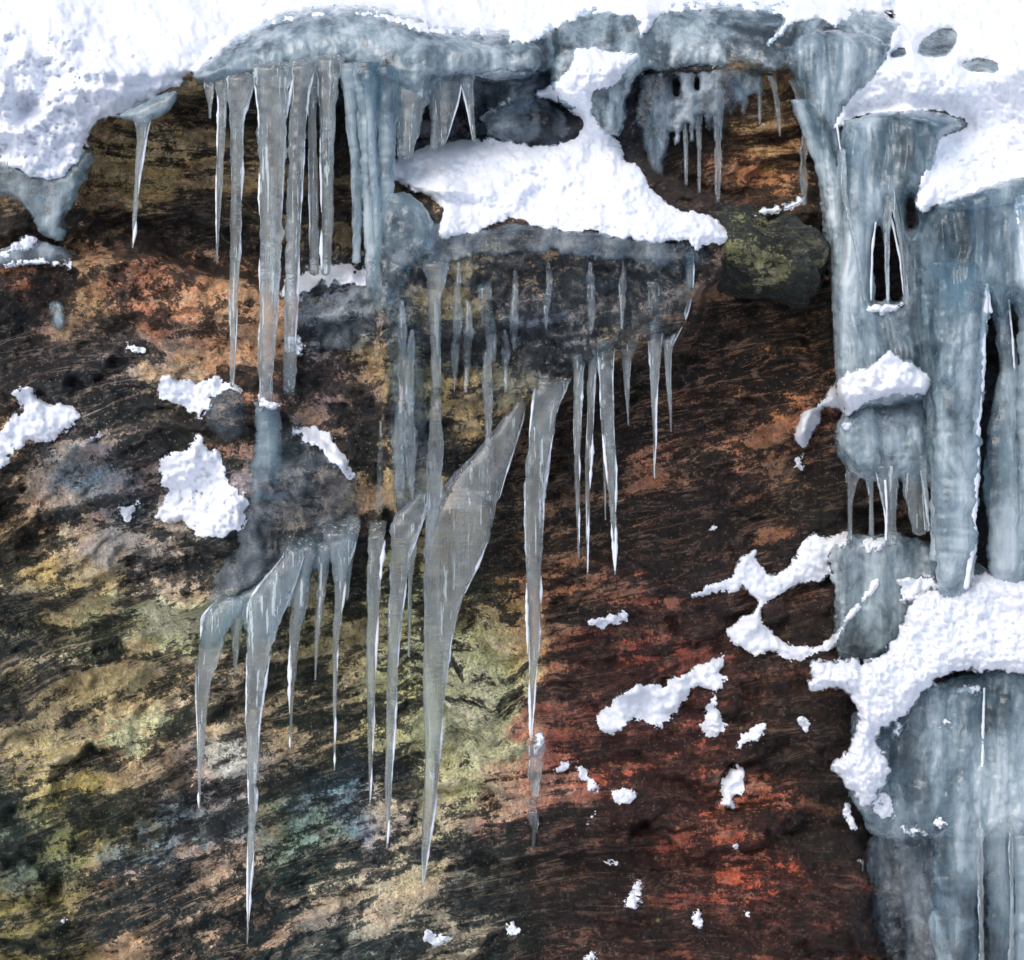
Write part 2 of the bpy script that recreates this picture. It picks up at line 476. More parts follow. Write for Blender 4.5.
# ---------------------------------------------------------------- the cliff: mineral colours (two per place, and how much of the pale one)
CP = [ # u, v, pale rgb, dark rgb, cover, vein
(130,180,(160,138,84),(52,46,32),.5,.8),(110,115,(160,138,92),(54,48,34),.52,.8),(250,170,(125,110,68),(42,38,28),.45,.8),(330,180,(80,72,48),(30,28,24),.4,.3),  # upper left recess: rock colours lifted against the shade inside it
(100,235,(150,125,80),(45,38,28),.5,.5),(170,245,(100,90,70),(34,32,30),.4,.5),(60,230,(120,100,65),(40,36,30),.45,.4),
(40,285,(128,80,48),(38,30,26),.45,.3),(170,300,(172,116,74),(60,44,34),.62,.2),(130,290,(150,95,60),(60,42,32),.6,.2),(215,330,(165,122,82),(54,42,34),.58,.2),(110,320,(80,70,55),(34,32,32),.4,.3),
(40,345,(100,90,78),(26,26,28),.3,.5),(85,300,(140,120,70),(60,50,30),.6,.2),(85,400,(165,150,125),(32,36,40),.4,.7),(140,350,(110,110,105),(30,34,40),.35,.3),
(60,485,(66,110,125),(26,44,54),.5,.2),(95,470,(62,96,112),(28,44,54),.5,.2),(135,465,(80,72,70),(36,34,38),.4,.2),(30,480,(160,130,85),(45,38,26),.5,.5),(12,540,(120,100,60),(36,30,22),.4,.5),
(70,522,(190,160,115),(60,50,40),.75,.5),(110,540,(70,100,115),(24,34,42),.4,.4),(150,570,(140,135,115),(26,30,34),.45,.7),(30,580,(140,130,70),(32,34,28),.45,.7),(80,590,(150,140,80),(34,36,28),.5,.6),
(200,570,(120,115,95),(28,32,34),.4,.6),(100,640,(185,165,115),(48,46,36),.55,.7),(180,620,(190,172,118),(66,58,38),.68,.5),(40,640,(120,125,105),(34,38,36),.4,.7),(60,700,(135,130,80),(34,36,28),.45,.7),
(140,680,(80,85,50),(30,34,26),.4,.6),(150,730,(195,172,118),(52,50,36),.62,.5),(30,760,(150,145,90),(28,36,28),.5,.7),(40,720,(90,88,70),(40,38,38),.4,.4),(220,700,(150,140,105),(46,44,36),.45,.6),
(230,770,(180,165,150),(44,42,42),.5,.5),(170,770,(70,66,48),(30,28,24),.3,.5),(100,820,(130,122,54),(38,40,26),.45,.5),(60,840,(120,130,60),(32,40,28),.45,.5),(150,850,(72,104,112),(32,38,44),.42,.5),(190,820,(88,116,118),(34,38,44),.45,.5),
(30,850,(64,90,82),(28,40,38),.4,.5),(40,920,(110,108,56),(34,40,28),.45,.6),(130,910,(150,130,95),(34,42,44),.42,.7),(200,890,(165,140,110),(34,40,42),.45,.8),(240,900,(150,130,100),(32,40,42),.42,.7),
(280,800,(90,90,55),(32,38,28),.4,.5),(300,720,(140,130,90),(40,42,32),.45,.5),(330,800,(72,118,128),(28,40,48),.48,.6),(300,850,(90,130,110),(26,46,40),.42,.7),(340,880,(185,155,120),(28,44,50),.46,.9),(370,830,(84,116,132),(26,40,46),.5,.5),(350,930,(120,132,116),(34,48,52),.42,.7),
(400,700,(165,155,100),(38,38,32),.52,.4),(340,660,(130,125,80),(36,38,30),.45,.4),(460,640,(180,165,110),(38,40,32),.58,.3),(440,690,(180,170,115),(36,40,32),.58,.3),(490,620,(165,135,80),(44,40,30),.55,.3),(480,730,(185,168,118),(44,46,38),.6,.3),(430,760,(170,155,105),(36,38,32),.55,.4),
(420,855,(180,155,112),(30,42,44),.55,.8),(400,800,(160,150,115),(32,40,48),.46,.6),(480,860,(84,105,92),(28,36,34),.42,.6),(430,920,(130,130,104),(34,44,46),.4,.6),(520,800,(180,130,100),(44,32,28),.55,.5),(510,880,(90,88,72),(30,30,28),.35,.5),
(560,780,(150,95,72),(38,26,22),.45,.6),(560,700,(110,62,44),(42,28,24),.42,.5),(590,900,(78,52,40),(28,20,18),.3,.5),(600,690,(130,70,48),(46,28,24),.42,.4),(560,850,(84,60,46),(30,22,19),.3,.6),(640,620,(120,72,52),(40,28,26),.42,.6),(560,600,(130,90,58),(38,30,24),.42,.5),
(600,520,(120,88,56),(36,28,23),.4,.8),(560,470,(100,82,52),(32,27,22),.38,.8),(600,440,(104,72,48),(34,26,22),.36,.9),(660,480,(128,86,56),(36,27,22),.4,.9),(720,400,(160,108,64),(40,28,22),.42,.9),(690,330,(110,78,42),(36,27,21),.38,.7),(790,300,(120,90,42),(36,28,20),.42,.4),(800,270,(60,45,30),(24,19,16),.3,.2),
(780,370,(150,104,52),(38,28,20),.42,.8),(820,420,(120,80,54),(36,27,22),.38,.8),(760,520,(100,68,44),(32,24,20),.34,.7),(820,480,(96,72,44),(32,25,20),.34,.6),(700,560,(110,70,50),(36,26,22),.36,.5),(680,520,(96,64,46),(34,25,22),.34,.6),
(620,760,(150,80,50),(46,26,21),.38,.3),(700,690,(120,60,42),(44,24,20),.45,.3),(690,770,(160,88,58),(48,27,21),.42,.3),(660,800,(140,76,50),(42,25,20),.35,.3),(755,810,(165,104,68),(44,27,21),.4,.3),(760,700,(84,58,38),(32,23,18),.34,.4),(810,760,(80,54,34),(28,21,16),.3,.4),
(690,850,(150,84,52),(42,26,20),.4,.5),(640,850,(84,52,38),(32,21,18),.32,.4),(700,900,(120,60,38),(40,23,18),.42,.4),(760,880,(165,84,48),(48,25,18),.55,.4),(820,900,(120,62,38),(38,23,17),.42,.4),(840,840,(66,48,32),(26,20,16),.3,.3),(640,920,(100,62,40),(34,23,18),.38,.4),(740,940,(110,66,40),(36,23,18),.4,.4),
(740,110,(185,132,72),(92,64,36),.6,.7),(760,150,(195,126,66),(100,62,34),.66,.7),(790,120,(180,130,72),(88,62,36),.55,.7),(720,180,(110,78,48),(44,33,24),.42,.4),(690,170,(100,74,50),(40,30,24),.4,.3),(790,170,(120,90,50),(46,35,24),.45,.3),(680,110,(90,80,76),(32,30,32),.35,.1),  # upper right recess: colours raised to make up for its shade
(570,290,(135,105,60),(26,28,34),.38,.1),(500,270,(125,108,66),(28,29,32),.36,.1),(530,250,(160,115,64),(34,32,32),.42,.1),(560,320,(84,100,118),(24,27,32),.36,.1),(640,290,(112,108,100),(24,27,33),.36,.1),(670,280,(100,86,68),(26,26,28),.36,.1),(450,270,(140,118,70),(36,36,34),.45,.1),(500,360,(125,112,70),(30,31,31),.4,.2),
(600,340,(130,112,70),(30,30,30),.42,.1),(430,370,(125,112,66),(30,32,32),.42,.2),(385,350,(140,118,62),(36,36,32),.5,.2),(345,370,(108,94,88),(32,31,34),.42,.2),(350,320,(112,116,116),(40,44,46),.45,.1),(380,450,(135,122,78),(26,26,24),.4,.3),(345,440,(125,105,80),(34,34,40),.4,.2),
(300,480,(130,124,120),(40,42,46),.45,.2),(320,500,(120,105,80),(40,36,32),.45,.2),(260,460,(110,112,110),(40,44,46),.42,.2),(200,350,(150,120,84),(56,48,40),.5,.3),(230,420,(150,110,75),(46,38,30),.5,.2),(180,420,(160,135,75),(40,40,34),.5,.2),(150,440,(150,140,125),(36,38,42),.4,.5),
(900,400,(80,74,70),(26,26,30),.3,.1),(985,450,(60,62,78),(22,23,36),.3,.1),(880,520,(90,70,54),(28,23,20),.35,.3),(900,900,(110,88,66),(26,24,24),.38,.2),(980,900,(100,90,90),(28,28,32),.38,.2),(900,260,(90,62,48),(30,23,22),.35,.4),(950,750,(80,84,90),(30,33,38),.35,.1),
(500,60,(90,100,100),(40,46,52),.4,.1),(530,120,(70,80,96),(28,33,42),.35,.1),(620,110,(90,92,104),(34,37,46),.4,.1),(300,40,(90,100,104),(44,50,56),.4,.1),(800,60,(90,100,106),(44,50,56),.4,.1),(50,100,(110,110,112),(50,50,54),.4,.1),(850,150,(80,92,104),(34,40,50),.4,.1)]
def lin(c):
    c = np.asarray(c, float) / 255.
    return np.where(c <= .04045, c / 12.92, ((c + .055) / 1.055) ** 2.4)
cpu = np.array([c[0] for c in CP], float); cpv = np.array([c[1] for c in CP], float)
LT = np.array([lin(c[2]) for c in CP]); DK = np.array([lin(c[3]) for c in CP])
CV = np.array([c[4] for c in CP]); VN = np.array([c[5] for c in CP])
num = np.zeros(GU.shape + (8,)); den = np.zeros(GU.shape)
qx = GU + 34 * fbm(GU / 48, GV / 40, 6, 71, .66); qy = GV + 30 * fbm(GU / 48, GV / 40, 6, 83, .66)
vals = np.concatenate([LT, DK, CV[:, None], VN[:, None]], 1)
for i in range(len(CP)):
    w = np.exp(-((qx - cpu[i]) ** 2 + ((qy - cpv[i]) * 1.15) ** 2) / (2 * 24. ** 2)) + 1e-7 / (1 + ((qx - cpu[i]) ** 2 + (qy - cpv[i]) ** 2) / 1e4) ** 2
    den += w; num += w[..., None] * vals[i]
num /= den[..., None]
num[..., 6] += .06 * (1 - sstep(500, 600, GU)) - .02 * sstep(500, 600, GU)
_red = (sstep(520, 640, qx) * sstep(550, 660, qy))[..., None]
num[..., 0:3] *= 1 - _red * np.array([.28, .42, .46])
num[..., 3:6] *= 1 + _red * np.array([.30, -.10, -.10])
_lft = ((1 - sstep(480, 560, GU)) * sstep(380, 480, GV))[..., None]
num[..., 3:6] *= 1 + _lft * np.array([-.22, .12, .12])
num[..., 0:3] *= 1 + _lft * np.array([.01, -.01, .0])
num[..., 6] += .10 * region([(374,240),(742,240),(690,332),(560,388),(450,488),(395,530),(374,400)], 20)
num[..., 6] += .05 * _red[..., 0]
ROCK_GAIN = 2.3
for _k in (0, 3):
    _l = num[..., _k:_k + 3] @ np.array([.3, .55, .15]); num[..., _k:_k + 3] = _l[..., None] * .14 + num[..., _k:_k + 3] * .86
one = np.ones(GU.shape)[..., None]
lt = np.concatenate([np.clip(num[..., 0:3] * ROCK_GAIN * np.array([1.03, .93, .98]), 0, .72), one], -1)
dk = np.concatenate([num[..., 3:6] * ROCK_GAIN * .52, one], -1)
spots = sstep(540, 640, GU) * sstep(650, 780, GV) * (1 - sstep(850, 880, GU)) + .25 * sstep(330, 400, GV) * sstep(600, 700, GU)

X, Y, Z = P(GU, GV, D)
nv, nu = GU.shape
idx = np.arange(nv * nu).reshape(nv, nu)
F = np.stack([idx[:-1, :-1], idx[1:, :-1], idx[1:, 1:], idx[:-1, 1:]], -1).reshape(-1, 4)
flow3 = np.stack([PHI, PSI, D * 2], -1)
cliff = link('cliff', np.stack([X, Y, Z], -1).reshape(-1, 3), F, M_ROCK, attrs={
    'light_tone': ('FLOAT_COLOR', lt.reshape(-1, 4)), 'dark_tone': ('FLOAT_COLOR', dk.reshape(-1, 4)), 'cover': ('FLOAT', num[..., 6].ravel()),
    'vein': ('FLOAT', num[..., 7].ravel()), 'spots': ('FLOAT', spots.ravel()), 'flow': ('FLOAT_VECTOR', flow3.reshape(-1, 3))})
tag(cliff, 'folded dark and rust coloured rock face behind the ice', 'cliff', kind='structure')

# snowy ground at the foot of the cliff
gx = np.concatenate([np.linspace(-200, -8, 14), np.linspace(-7, 7, 70), np.linspace(8, 200, 14)])
gy = np.concatenate([np.linspace(-200, -9, 14), np.linspace(-8, 2, 60), np.linspace(4, 60, 6)])
GX, GY = np.meshgrid(gx, gy)
GZ = np.where((np.abs(GX) < 12) & (GY > -12), .07 * fbm(GX * .7, GY * .7, 4, 90), 0)
ii = np.arange(GX.size).reshape(GX.shape)
gr = link('ground', np.stack([GX, GY, GZ], -1).reshape(-1, 3), np.stack([ii[:-1, :-1], ii[:-1, 1:], ii[1:, 1:], ii[1:, :-1]], -1).reshape(-1, 4), M_GROUND)
tag(gr, 'snow covered ground at the foot of the rock face', 'ground', kind='structure')

# ---------------------------------------------------------------- bodies laid on the face
def body(name, poly, T, r, mat, base=None, back=.03, holes=(), rag=2.0, ragscale=9., lump=0.0, lumpscale=18., crumb=0.0, flute=0.0, milk=1.0,
         parent=None, seed=0, step=None, update=True, smoothing=1, lift=0.0, baseblur=0, pinch=1.0):
    """a closed lens of ice or snow with the outline poly, thickness T (m) and rounded rim of r pixels"""
    p = chaikin(poly, smoothing)
    x0, y0 = p.min(0) - 6; x1, y1 = p.max(0) + 6
    if step is None: step = float(np.clip(min(x1 - x0, y1 - y0) / 34., .55, 1.7))
    xs = np.arange(x0, x1 + step, step); ys = np.arange(y0, y1 + step, step)
    def field(Xg, Yg):
        d = sdf(p, Xg, Yg)
        if rag: d = d + rag * fbm(Xg / ragscale, Yg / ragscale, 4, seed + 3, .62)
        for h in holes: d = np.minimum(d, -sdf(chaikin(h, 1), Xg, Yg) + .6 * fbm(Xg / 6, Yg / 6, 2, seed + 8))
        q = np.clip(d / r, 0, 1)
        pr = np.sqrt(np.clip(1 - (1 - q) ** 2, 0, 1)) ** pinch
        b = (base(Xg, Yg) if callable(base) else (base + 0 * Xg if base is not None else sample(SB, Xg, Yg))) - lift
        t = T * pr
        if lump:
            l = fbm(Xg / lumpscale, Yg / lumpscale, 5, seed + 11, .55)
            bl = np.abs(fbm(Xg / (lumpscale * 1.1), Yg / (lumpscale * 1.1), 4, seed + 15, .55))
            lm = lump(Xg, Yg) if callable(lump) else lump
            t = t + pr * lm * (l + (.25 - .5 * bl))
        if crumb:
            t = t + pr * crumb * (.55 - 1.6 * np.abs(fbm(Xg / 6.5, Yg / 6.5, 3, seed + 17, .55)))
        if flute:
            fl = fbm(Xg / 24 + .25 * fbm(Xg / 60, Yg / 60, 2, seed + 29), Yg / 170, 4, seed + 21, .55) * .9 + .5 * np.abs(fbm(Xg / 30, Yg / 240, 2, seed + 25)) + .15 * fbm(Xg / 22, Yg / 18, 3, seed + 27)
            t = t + pr * flute * fl
        return d, b, np.maximum(t, .0015) * (d > 0), pr
    SB = smooth2(SURF, baseblur) if baseblur else SURF
    Xg, Yg = np.meshgrid(xs, ys)
    d, b, t, pr = field(Xg, Yg)
    ins = d > 0
    cell = ins[:-1, :-1] | ins[1:, :-1] | ins[1:, 1:] | ins[:-1, 1:]
    use = np.zeros_like(ins); use[:-1, :-1] |= cell; use[1:, :-1] |= cell; use[1:, 1:] |= cell; use[:-1, 1:] |= cell
    gyd, gxd = np.gradient(d, step)
    g2 = np.maximum(gxd ** 2 + gyd ** 2, .2)
    mv = np.where(use & ~ins, np.clip(-d, 0, step * 1.5), 0)
    Xm = Xg + mv * gxd / g2; Ym = Yg + mv * gyd / g2
    front = b - t; bk = b + back * pr
    nF = np.full(ins.shape, -1); nF[use] = np.arange(use.sum())
    nB = nF.copy(); n0 = use.sum(); nB[ins] = n0 + np.arange(ins.sum())
    def pts(m, dep): return np.stack(P(Xm[m], Ym[m], dep[m]), -1)
    V = np.concatenate([pts(use, front), pts(ins, bk)])
    c = np.where(cell)
    q = lambda N: np.stack([N[c[0], c[1]], N[c[0] + 1, c[1]], N[c[0] + 1, c[1] + 1], N[c[0], c[1] + 1]], -1)
    fs = np.concatenate([q(nF), q(nB)[:, ::-1]])
    mk = np.concatenate([np.clip(np.where(d[use] > 0, d[use], 0) / 5.0, 0, 1), np.ones(len(V) - n0)]) if mat is M_SNOW else np.full(len(V), milk)
    ob = link(name, V, fs, mat, parent, {'milk': ('FLOAT', mk)})
    if update:
        rr = np.where((gv > y0) & (gv < y1))[0]; cc = np.where((gu > x0) & (gu < x1))[0]
        if len(rr) and len(cc):
            s_ = np.ix_(rr, cc)
            d2, b2, t2, _ = field(GU[s_], GV[s_])
            SURF[s_] = np.where(d2 > 0, np.minimum(SURF[s_], b2 - t2), SURF[s_])
    return ob

def column(name, rows, depth, mat, cap=14., flat=.8, milk=1.0, parent=None, seed=0, rough=.10, wob=.6, sides=18, lean=0.0, bottom_taper=True):
    """ice built up row by row: rows = (v, left u, right u); round in section, depth = metres behind the face plane (value, or one per row)"""
    rows = sorted(rows); rv = np.array([r_[0] for r_ in rows], float)
    L = np.array([r_[1] for r_ in rows], float); R_ = np.array([r_[2] for r_ in rows], float)
    n = max(6, int((rv[-1] - rv[0]) / 2.2))
    t = np.linspace(rv[0], rv[-1], n)
    def ev(a):
        y = np.interp(t, rv, a)
        kk = np.array([1, 2, 3, 2, 1.]) / 9
        yp = np.pad(y, 2, mode='reflect', reflect_type='odd')
        return np.convolve(yp, kk, 'valid')
    l, r = ev(L), ev(R_)
    dep = np.interp(t, rv, np.broadcast_to(np.asarray(depth, float), rv.shape))
    c = (l + r) / 2; hw = np.maximum((r - l) / 2, .25)
    c = c + wob * fbm(t / 26, t * 0 + seed * 3.1, 3, seed) * np.clip(hw / 6, .25, 1)
    hw = hw * (1 + rough * 1.1 * fbm(t / 9, t * 0 + seed * 1.7, 3, seed + 2))
    hw = hw * (1 + .35 * rough * fbm(t / 3.6, t * 0 + seed * .7, 2, seed + 9))
    hd = np.minimum(hw * flat, cap * (.7 + .3 * hw / hw.max())) * (1 + .06 * fbm(t / 12, t * 0 + 5, 2, seed + 4))
    a = np.arange(sides) / sides * 2 * np.pi
    Tm, Am = np.meshgrid(t, a, indexing='ij')
    bumpy = 1 + rough * 1.3 * fbm(np.cos(Am) * 1.3 + seed, Tm / 34 + np.sin(Am) * 1.3, 4, seed + 6, .6)
    U = c[:, None] + hw[:, None] * np.cos(Am) * bumpy
    Dp = dep[:, None] + hd[:, None] * S * np.sin(Am) * bumpy
    V3 = np.stack(P(U, Tm, Dp), -1).reshape(-1, 3)
    ii = np.arange(n * sides).reshape(n, sides)
    fs = []
    nx = np.roll(ii, -1, 1)
    fs = np.stack([ii[:-1], nx[:-1], nx[1:], ii[1:]], -1).reshape(-1, 4)
    # caps
    top = np.array(P(c[0], t[0] - min(2., hw[0] * .4), dep[0])); bot = np.array(P(c[-1], t[-1] + min(2., hw[-1] * .8), dep[-1]))
    V3 = np.concatenate([V3, [top, bot]])
    it, ib = n * sides, n * sides + 1
    capf = []
    for k in range(0, sides, 2):
        k1, k2 = (k + 1) % sides, (k + 2) % sides
        capf.append((it, ii[0, k2], ii[0, k1], ii[0, k])); capf.append((ib, ii[-1, k], ii[-1, k1], ii[-1, k2]))
    fs = np.concatenate([fs, np.array(capf)])[:, ::-1]
    return link(name, V3, fs, mat, parent, {'milk': ('FLOAT', np.full(len(V3), milk))})
# ---------------------------------------------------------------- ice frozen onto the rock
def ice_thing(name, label, loc_uvd, cat='ice'):
    return tag(empty(name, (0, 0, 0)), label, cat)

# brow along the top
brow = ice_thing('ice_brow', 'long rounded brow of cloudy grey ice under the top snow bank, full of hanging icicles', None)
body('ice_sheet', [(188,78),(204,60),(235,36),(270,16),(310,6),(360,4),(410,14),(440,26),(520,30),(560,20),(562,60),(540,78),(500,82),(470,78),(440,84),(428,98),(412,100),(396,92),(380,80),(350,66),(320,68),(290,74),(262,76),(240,84),(216,90),(200,86)],
     .15, 34, M_ICE, base=lambda u, v: -.05 + np.clip(70 - v, 0, 90) * .0022 + np.clip(u - 400, 0, 400) * .0005, back=.05, rag=2.5, flute=.012, lump=.005, milk=1.0, parent=brow, seed=3, step=1.7)
body('ice_sheet', [(540,22),(600,4),(660,2),(800,4),(905,14),(892,60),(850,96),(836,124),(820,120),(806,96),(790,72),(770,74),(745,66),(720,70),(700,66),(670,72),(645,72),(630,90),(625,140),(600,135),(590,110),(560,110),(548,82)],
     .10, 26, M_ICE, base=lambda u, v: .03 + np.clip(70 - v, 0, 90) * .0026, back=.06, rag=3, flute=.012, lump=.01, milk=.95, parent=brow, seed=5, step=1.7)
body('ice_skin', [(425,78),(470,74),(520,70),(556,76),(562,104),(540,100),(524,120),(560,140),(500,142),(470,136),(462,100),(440,112)],
     .04, 14, M_GLAZE, base=None, baseblur=4, rag=3, flute=.008, milk=.9, parent=brow, seed=7)
body('ice_lump', [(482,118),(500,104),(520,95),(545,98),(560,108),(572,124),(572,140),(540,148),(500,142),(484,134)],
     .09, 26, M_GLAZE, base=lambda u, v: .10 + 0 * u, rag=2, lump=.01, milk=.75, parent=brow, seed=8)
# dripping lace of dark ice over the upper right recess
body('dripping_ice', [(640,66),(764,66),(762,96),(750,92),(745,118),(738,100),(732,122),(726,108),(722,150),(716,122),(708,134),(700,110),(692,148),(686,118),(676,150),(672,128),(664,158),(668,196),(650,190),(644,140),(632,120)],
     .035, 7, M_GLAZE, base=lambda u, v: .04 + 0 * u, back=.02, rag=2.2, ragscale=7, lump=.005, lumpscale=7, flute=.012, milk=1.15, parent=brow, seed=9, holes=[[(672,78),(679,78),(680,96),(673,96)],[(695,76),(699,76),(699,90),(695,90)]])

# small shelf of ice at the top left
tag(body('ice_shelf', [(116,116),(135,106),(160,94),(178,90),(176,102),(166,114),(156,121),(142,123),(128,121)], .05, 9, M_ICE, base=lambda u, v: -.10 + 0 * u, rag=1.2, milk=.9, seed=11),
    'little smooth blue-grey ice shelf jutting from under the top left snow', 'ice')
tag(body('ice_sheet', [(-80,140),(0,152),(30,166),(58,172),(80,150),(96,152),(90,172),(77,198),(67,215),(66,240),(52,242),(36,228),(24,204),(0,196),(-80,194)], .05, 14, M_ICE, base=lambda u, v: -.075 + 0 * u, rag=2.5, flute=.008, milk=.85, seed=12),
    'bluish ice skirt running down the rock under the rough left snow slope', 'ice')
tag(body('ice_ledge', [(-80,252),(0,250),(30,240),(50,243),(72,250),(73,263),(40,265),(0,268),(-80,272)], .045, 9, M_GLAZE, base=lambda u, v: -.085 + 0 * u, rag=1.5, milk=1.0, seed=13),
    'flat grey ice ledge at the left edge with thin snow rims', 'ice')
tag(body('ice_drip', [(47,304),(55,300),(64,303),(66,318),(62,330),(54,331),(50,318)], .025, 6, M_ICE, base=None, baseblur=6, rag=1.2, milk=.8, seed=14),
    'tiny lavender ice blob on the orange rock at far left', 'ice')

# ice skin of the middle block
blk = ice_thing('block_ice', 'clear bluish ice skin glazing the dark block under the large middle snow cap', None)
body('ice_skin', [(380,206),(400,190),(436,236),(480,228),(560,226),(640,236),(700,240),(712,256),(694,282),(688,300),(684,330),(640,346),(606,356),(556,380),(526,398),(500,412),(480,404),(470,360),(440,380),(424,440),(400,440),(388,400),(384,300)],
     .022, 18, M_GLAZE, base=None, baseblur=8, back=.05, rag=5, ragscale=16, lump=.005, lumpscale=10, flute=.002, milk=.05, parent=blk, seed=15, step=1.7)
body('ice_band', [(436,224),(480,230),(520,222),(560,226),(600,232),(660,240),(700,246),(700,262),(670,266),(640,262),(600,258),(560,252),(520,250),(480,256),(440,262),(400,270),(386,262),(384,220),(396,196),(420,204)],
     .03, 13, M_GLAZE, base=None, baseblur=6, back=.05, rag=4, ragscale=12, lump=.005, milk=.55, parent=blk, seed=16, step=1.7)
body('ice_flow', [(384,196),(404,190),(426,206),(438,228),(436,250),(416,262),(398,300),(386,320),(374,310),(372,270),(378,230)], .05, 14, M_ICE, base=lambda u, v: -.19 + 0 * u, rag=2.5, lump=.01, milk=.62, parent=blk, seed=17)
body('ice_flow', [(392,300),(412,296),(424,330),(424,420),(440,490),(420,520),(396,520),(388,440),(388,350)], .03, 10, M_GLAZE, base=None, baseblur=6, rag=2.5, flute=.02, milk=.22, parent=blk, seed=18)
for i, (u0, v0, v1, w) in enumerate([(402,300,470,5), (412,330,500,6), (456,262,392,4), (468,300,400,5), (398,400,525,5), (514,270,350,4), (548,262,330,3.5), (590,262,335,4), (622,260,330,3.5), (380,420,530,4.5), (505,330,392,4)]):
    vv = np.linspace(v0, v1, 7); uu = u0 + 2.0 * fbm(vv / 40, vv * 0 + i, 2, i)
    dd = sample(smooth2(SURF, 6), uu, vv) - .004
    column('ice_streak', [(a, b - w * c, b + w * c) for a, b, c in zip(vv, uu, (.3, .8, 1, .9, 1.0, .7, .2))], list(dd), M_ICICLE, cap=3, milk=.45, parent=blk, seed=140 + i, rough=.25, wob=1.0, sides=12)
# curtain of joined columns left of the block
cur = ice_thing('ice_curtain', 'grey fluted curtain of joined ice columns reaching from the brow to the middle block', None)
for i, (rows, dp, mk) in enumerate([
    ([(64,336,362),(110,344,358),(160,350,362),(220,352,362),(262,352,360)], -.14, .9),
    ([(62,352,384),(110,358,378),(160,360,376),(210,364,378),(262,366,380)], -.15, 1.0),
    ([(66,372,402),(110,378,398),(150,380,396),(200,378,394),(250,372,392),(288,366,388)], -.15, 1.0),
    ([(70,360,378),(120,366,374),(170,369,378),(230,374,384),(275,376,384)], -.18, .8)]):
    column('ice_column', rows, dp, M_ICE, milk=mk * .85, parent=cur, seed=40 + i, rough=.13, sides=18)
body('ice_sheet', [(344,70),(396,76),(398,110),(394,150),(392,200),(394,240),(384,290),(372,296),(366,280),(362,230),(356,140)], .04, 12, M_GLAZE, base=lambda u, v: -.12 + 0 * u, back=.02, rag=2, flute=.02, milk=1.1, parent=cur, seed=47)

tag(body('ice_bulge', [(296,290),(318,278),(345,274),(374,282),(376,340),(360,352),(330,350),(306,352),(296,322)], .05, 22, M_GLAZE, base=None, baseblur=12, back=.05, rag=3, lump=.005, milk=.6, seed=19),
    'rounded bluish ice bulge below the small ledge snow left of the middle block', 'ice')
tag(body('ice_hump', [(214,394),(232,384),(244,394),(247,420),(240,440),(222,442),(206,428),(204,406)], .055, 15, M_GLAZE, base=None, baseblur=12, back=.05, rag=2, lump=.005, milk=.3, seed=20),
    'small glassy hump of ice beside the left snow patches, below the long slim icicle', 'ice')
apron = ice_thing('ice_apron', 'thin frozen apron spreading over the rock beneath the thickest brow icicle', None)
body('ice_sheet', [(254,412),(272,404),(292,424),(330,446),(352,470),(358,500),(354,540),(330,556),(300,566),(262,590),(236,606),(206,612),(214,580),(230,560),(246,520),(254,470)], .03, 20, M_GLAZE, base=None, baseblur=10, back=.05, rag=5, ragscale=14, lump=.005, lumpscale=14, flute=.008, milk=.36, parent=apron, seed=21)
body('ice_web', [(198,650),(204,614),(248,590),(300,554),(352,532),(358,540),(352,560),(343,590),(336,566),(328,560),(321,590),(315,566),(306,590),(298,612),(288,592),(276,630),(262,640),(246,632),(240,612),(228,630),(214,650)], .022, 8, M_ICE, base=lambda u, v: -.135 - (v - 590) * .0002, back=.012, rag=1.5, flute=.006, milk=.34, parent=apron, seed=33)
column('ice_column', [(402,254,276),(430,254,280),(460,252,282),(500,248,284)], [-.15,-.15,-.13,-.10], M_ICE, milk=.5, parent=apron, seed=22, rough=.2)

# frozen waterfall at the right
fall = ice_thing('frozen_waterfall', 'large frozen waterfall of blue-grey ice columns down the right side', None, 'frozen waterfall')
body('ice_sheet', [(782,52),(800,30),(850,30),(892,40),(888,70),(858,96),(842,118),(848,200),(852,300),(842,372),(834,372),(832,300),(826,260),(822,216),(816,160),(806,112),(794,84)],
     .09, 18, M_ICE, base=lambda u, v: .02 - (v - 60) * .0002, back=.06, rag=2, flute=.025, milk=1.0, parent=fall, seed=23, step=1.5)
body('ice_sheet', [(836,126),(872,112),(930,108),(966,122),(940,140),(934,180),(924,215),(930,300),(938,400),(880,410),(836,410),(834,340),(830,290),(836,240)],
     .09, 20, M_ICE, base=lambda u, v: -.06 - (v - 120) * .0001, back=.05, rag=1.5, flute=.028, milk=.95, parent=fall, seed=24, step=1.4,
     holes=[[(871,300),(872,262),(876,228),(880,224),(883,236),(885,280),(886,302)],[(889,303),(888,250),(892,206),(896,214),(901,250),(904,300)],[(907,228),(907,197),(913,196),(916,222),(912,229)]])
body('ice_sheet', [(912,212),(950,192),(1010,174),(1100,160),(1100,330),(1060,318),(1022,322),(1014,300),(1006,322),(996,316),(986,288),(978,330),(960,400),(935,400),(920,320)],
     .12, 30, M_ICE, base=lambda u, v: -.08 - (v - 180) * .0002, back=.06, rag=1.5, flute=.035, milk=1.0, parent=fall, seed=25, step=1.5)
body('ice_hump', [(833,426),(846,408),(870,396),(936,388),(944,480),(936,494),(926,486),(912,484),(896,482),(880,482),(860,480),(846,472),(836,452)],
     .11, 28, M_ICE, base=lambda u, v: -.03 + 0 * u, back=.04, rag=1.8, flute=.014, lump=.008, milk=.92, parent=fall, seed=26, step=1.2)
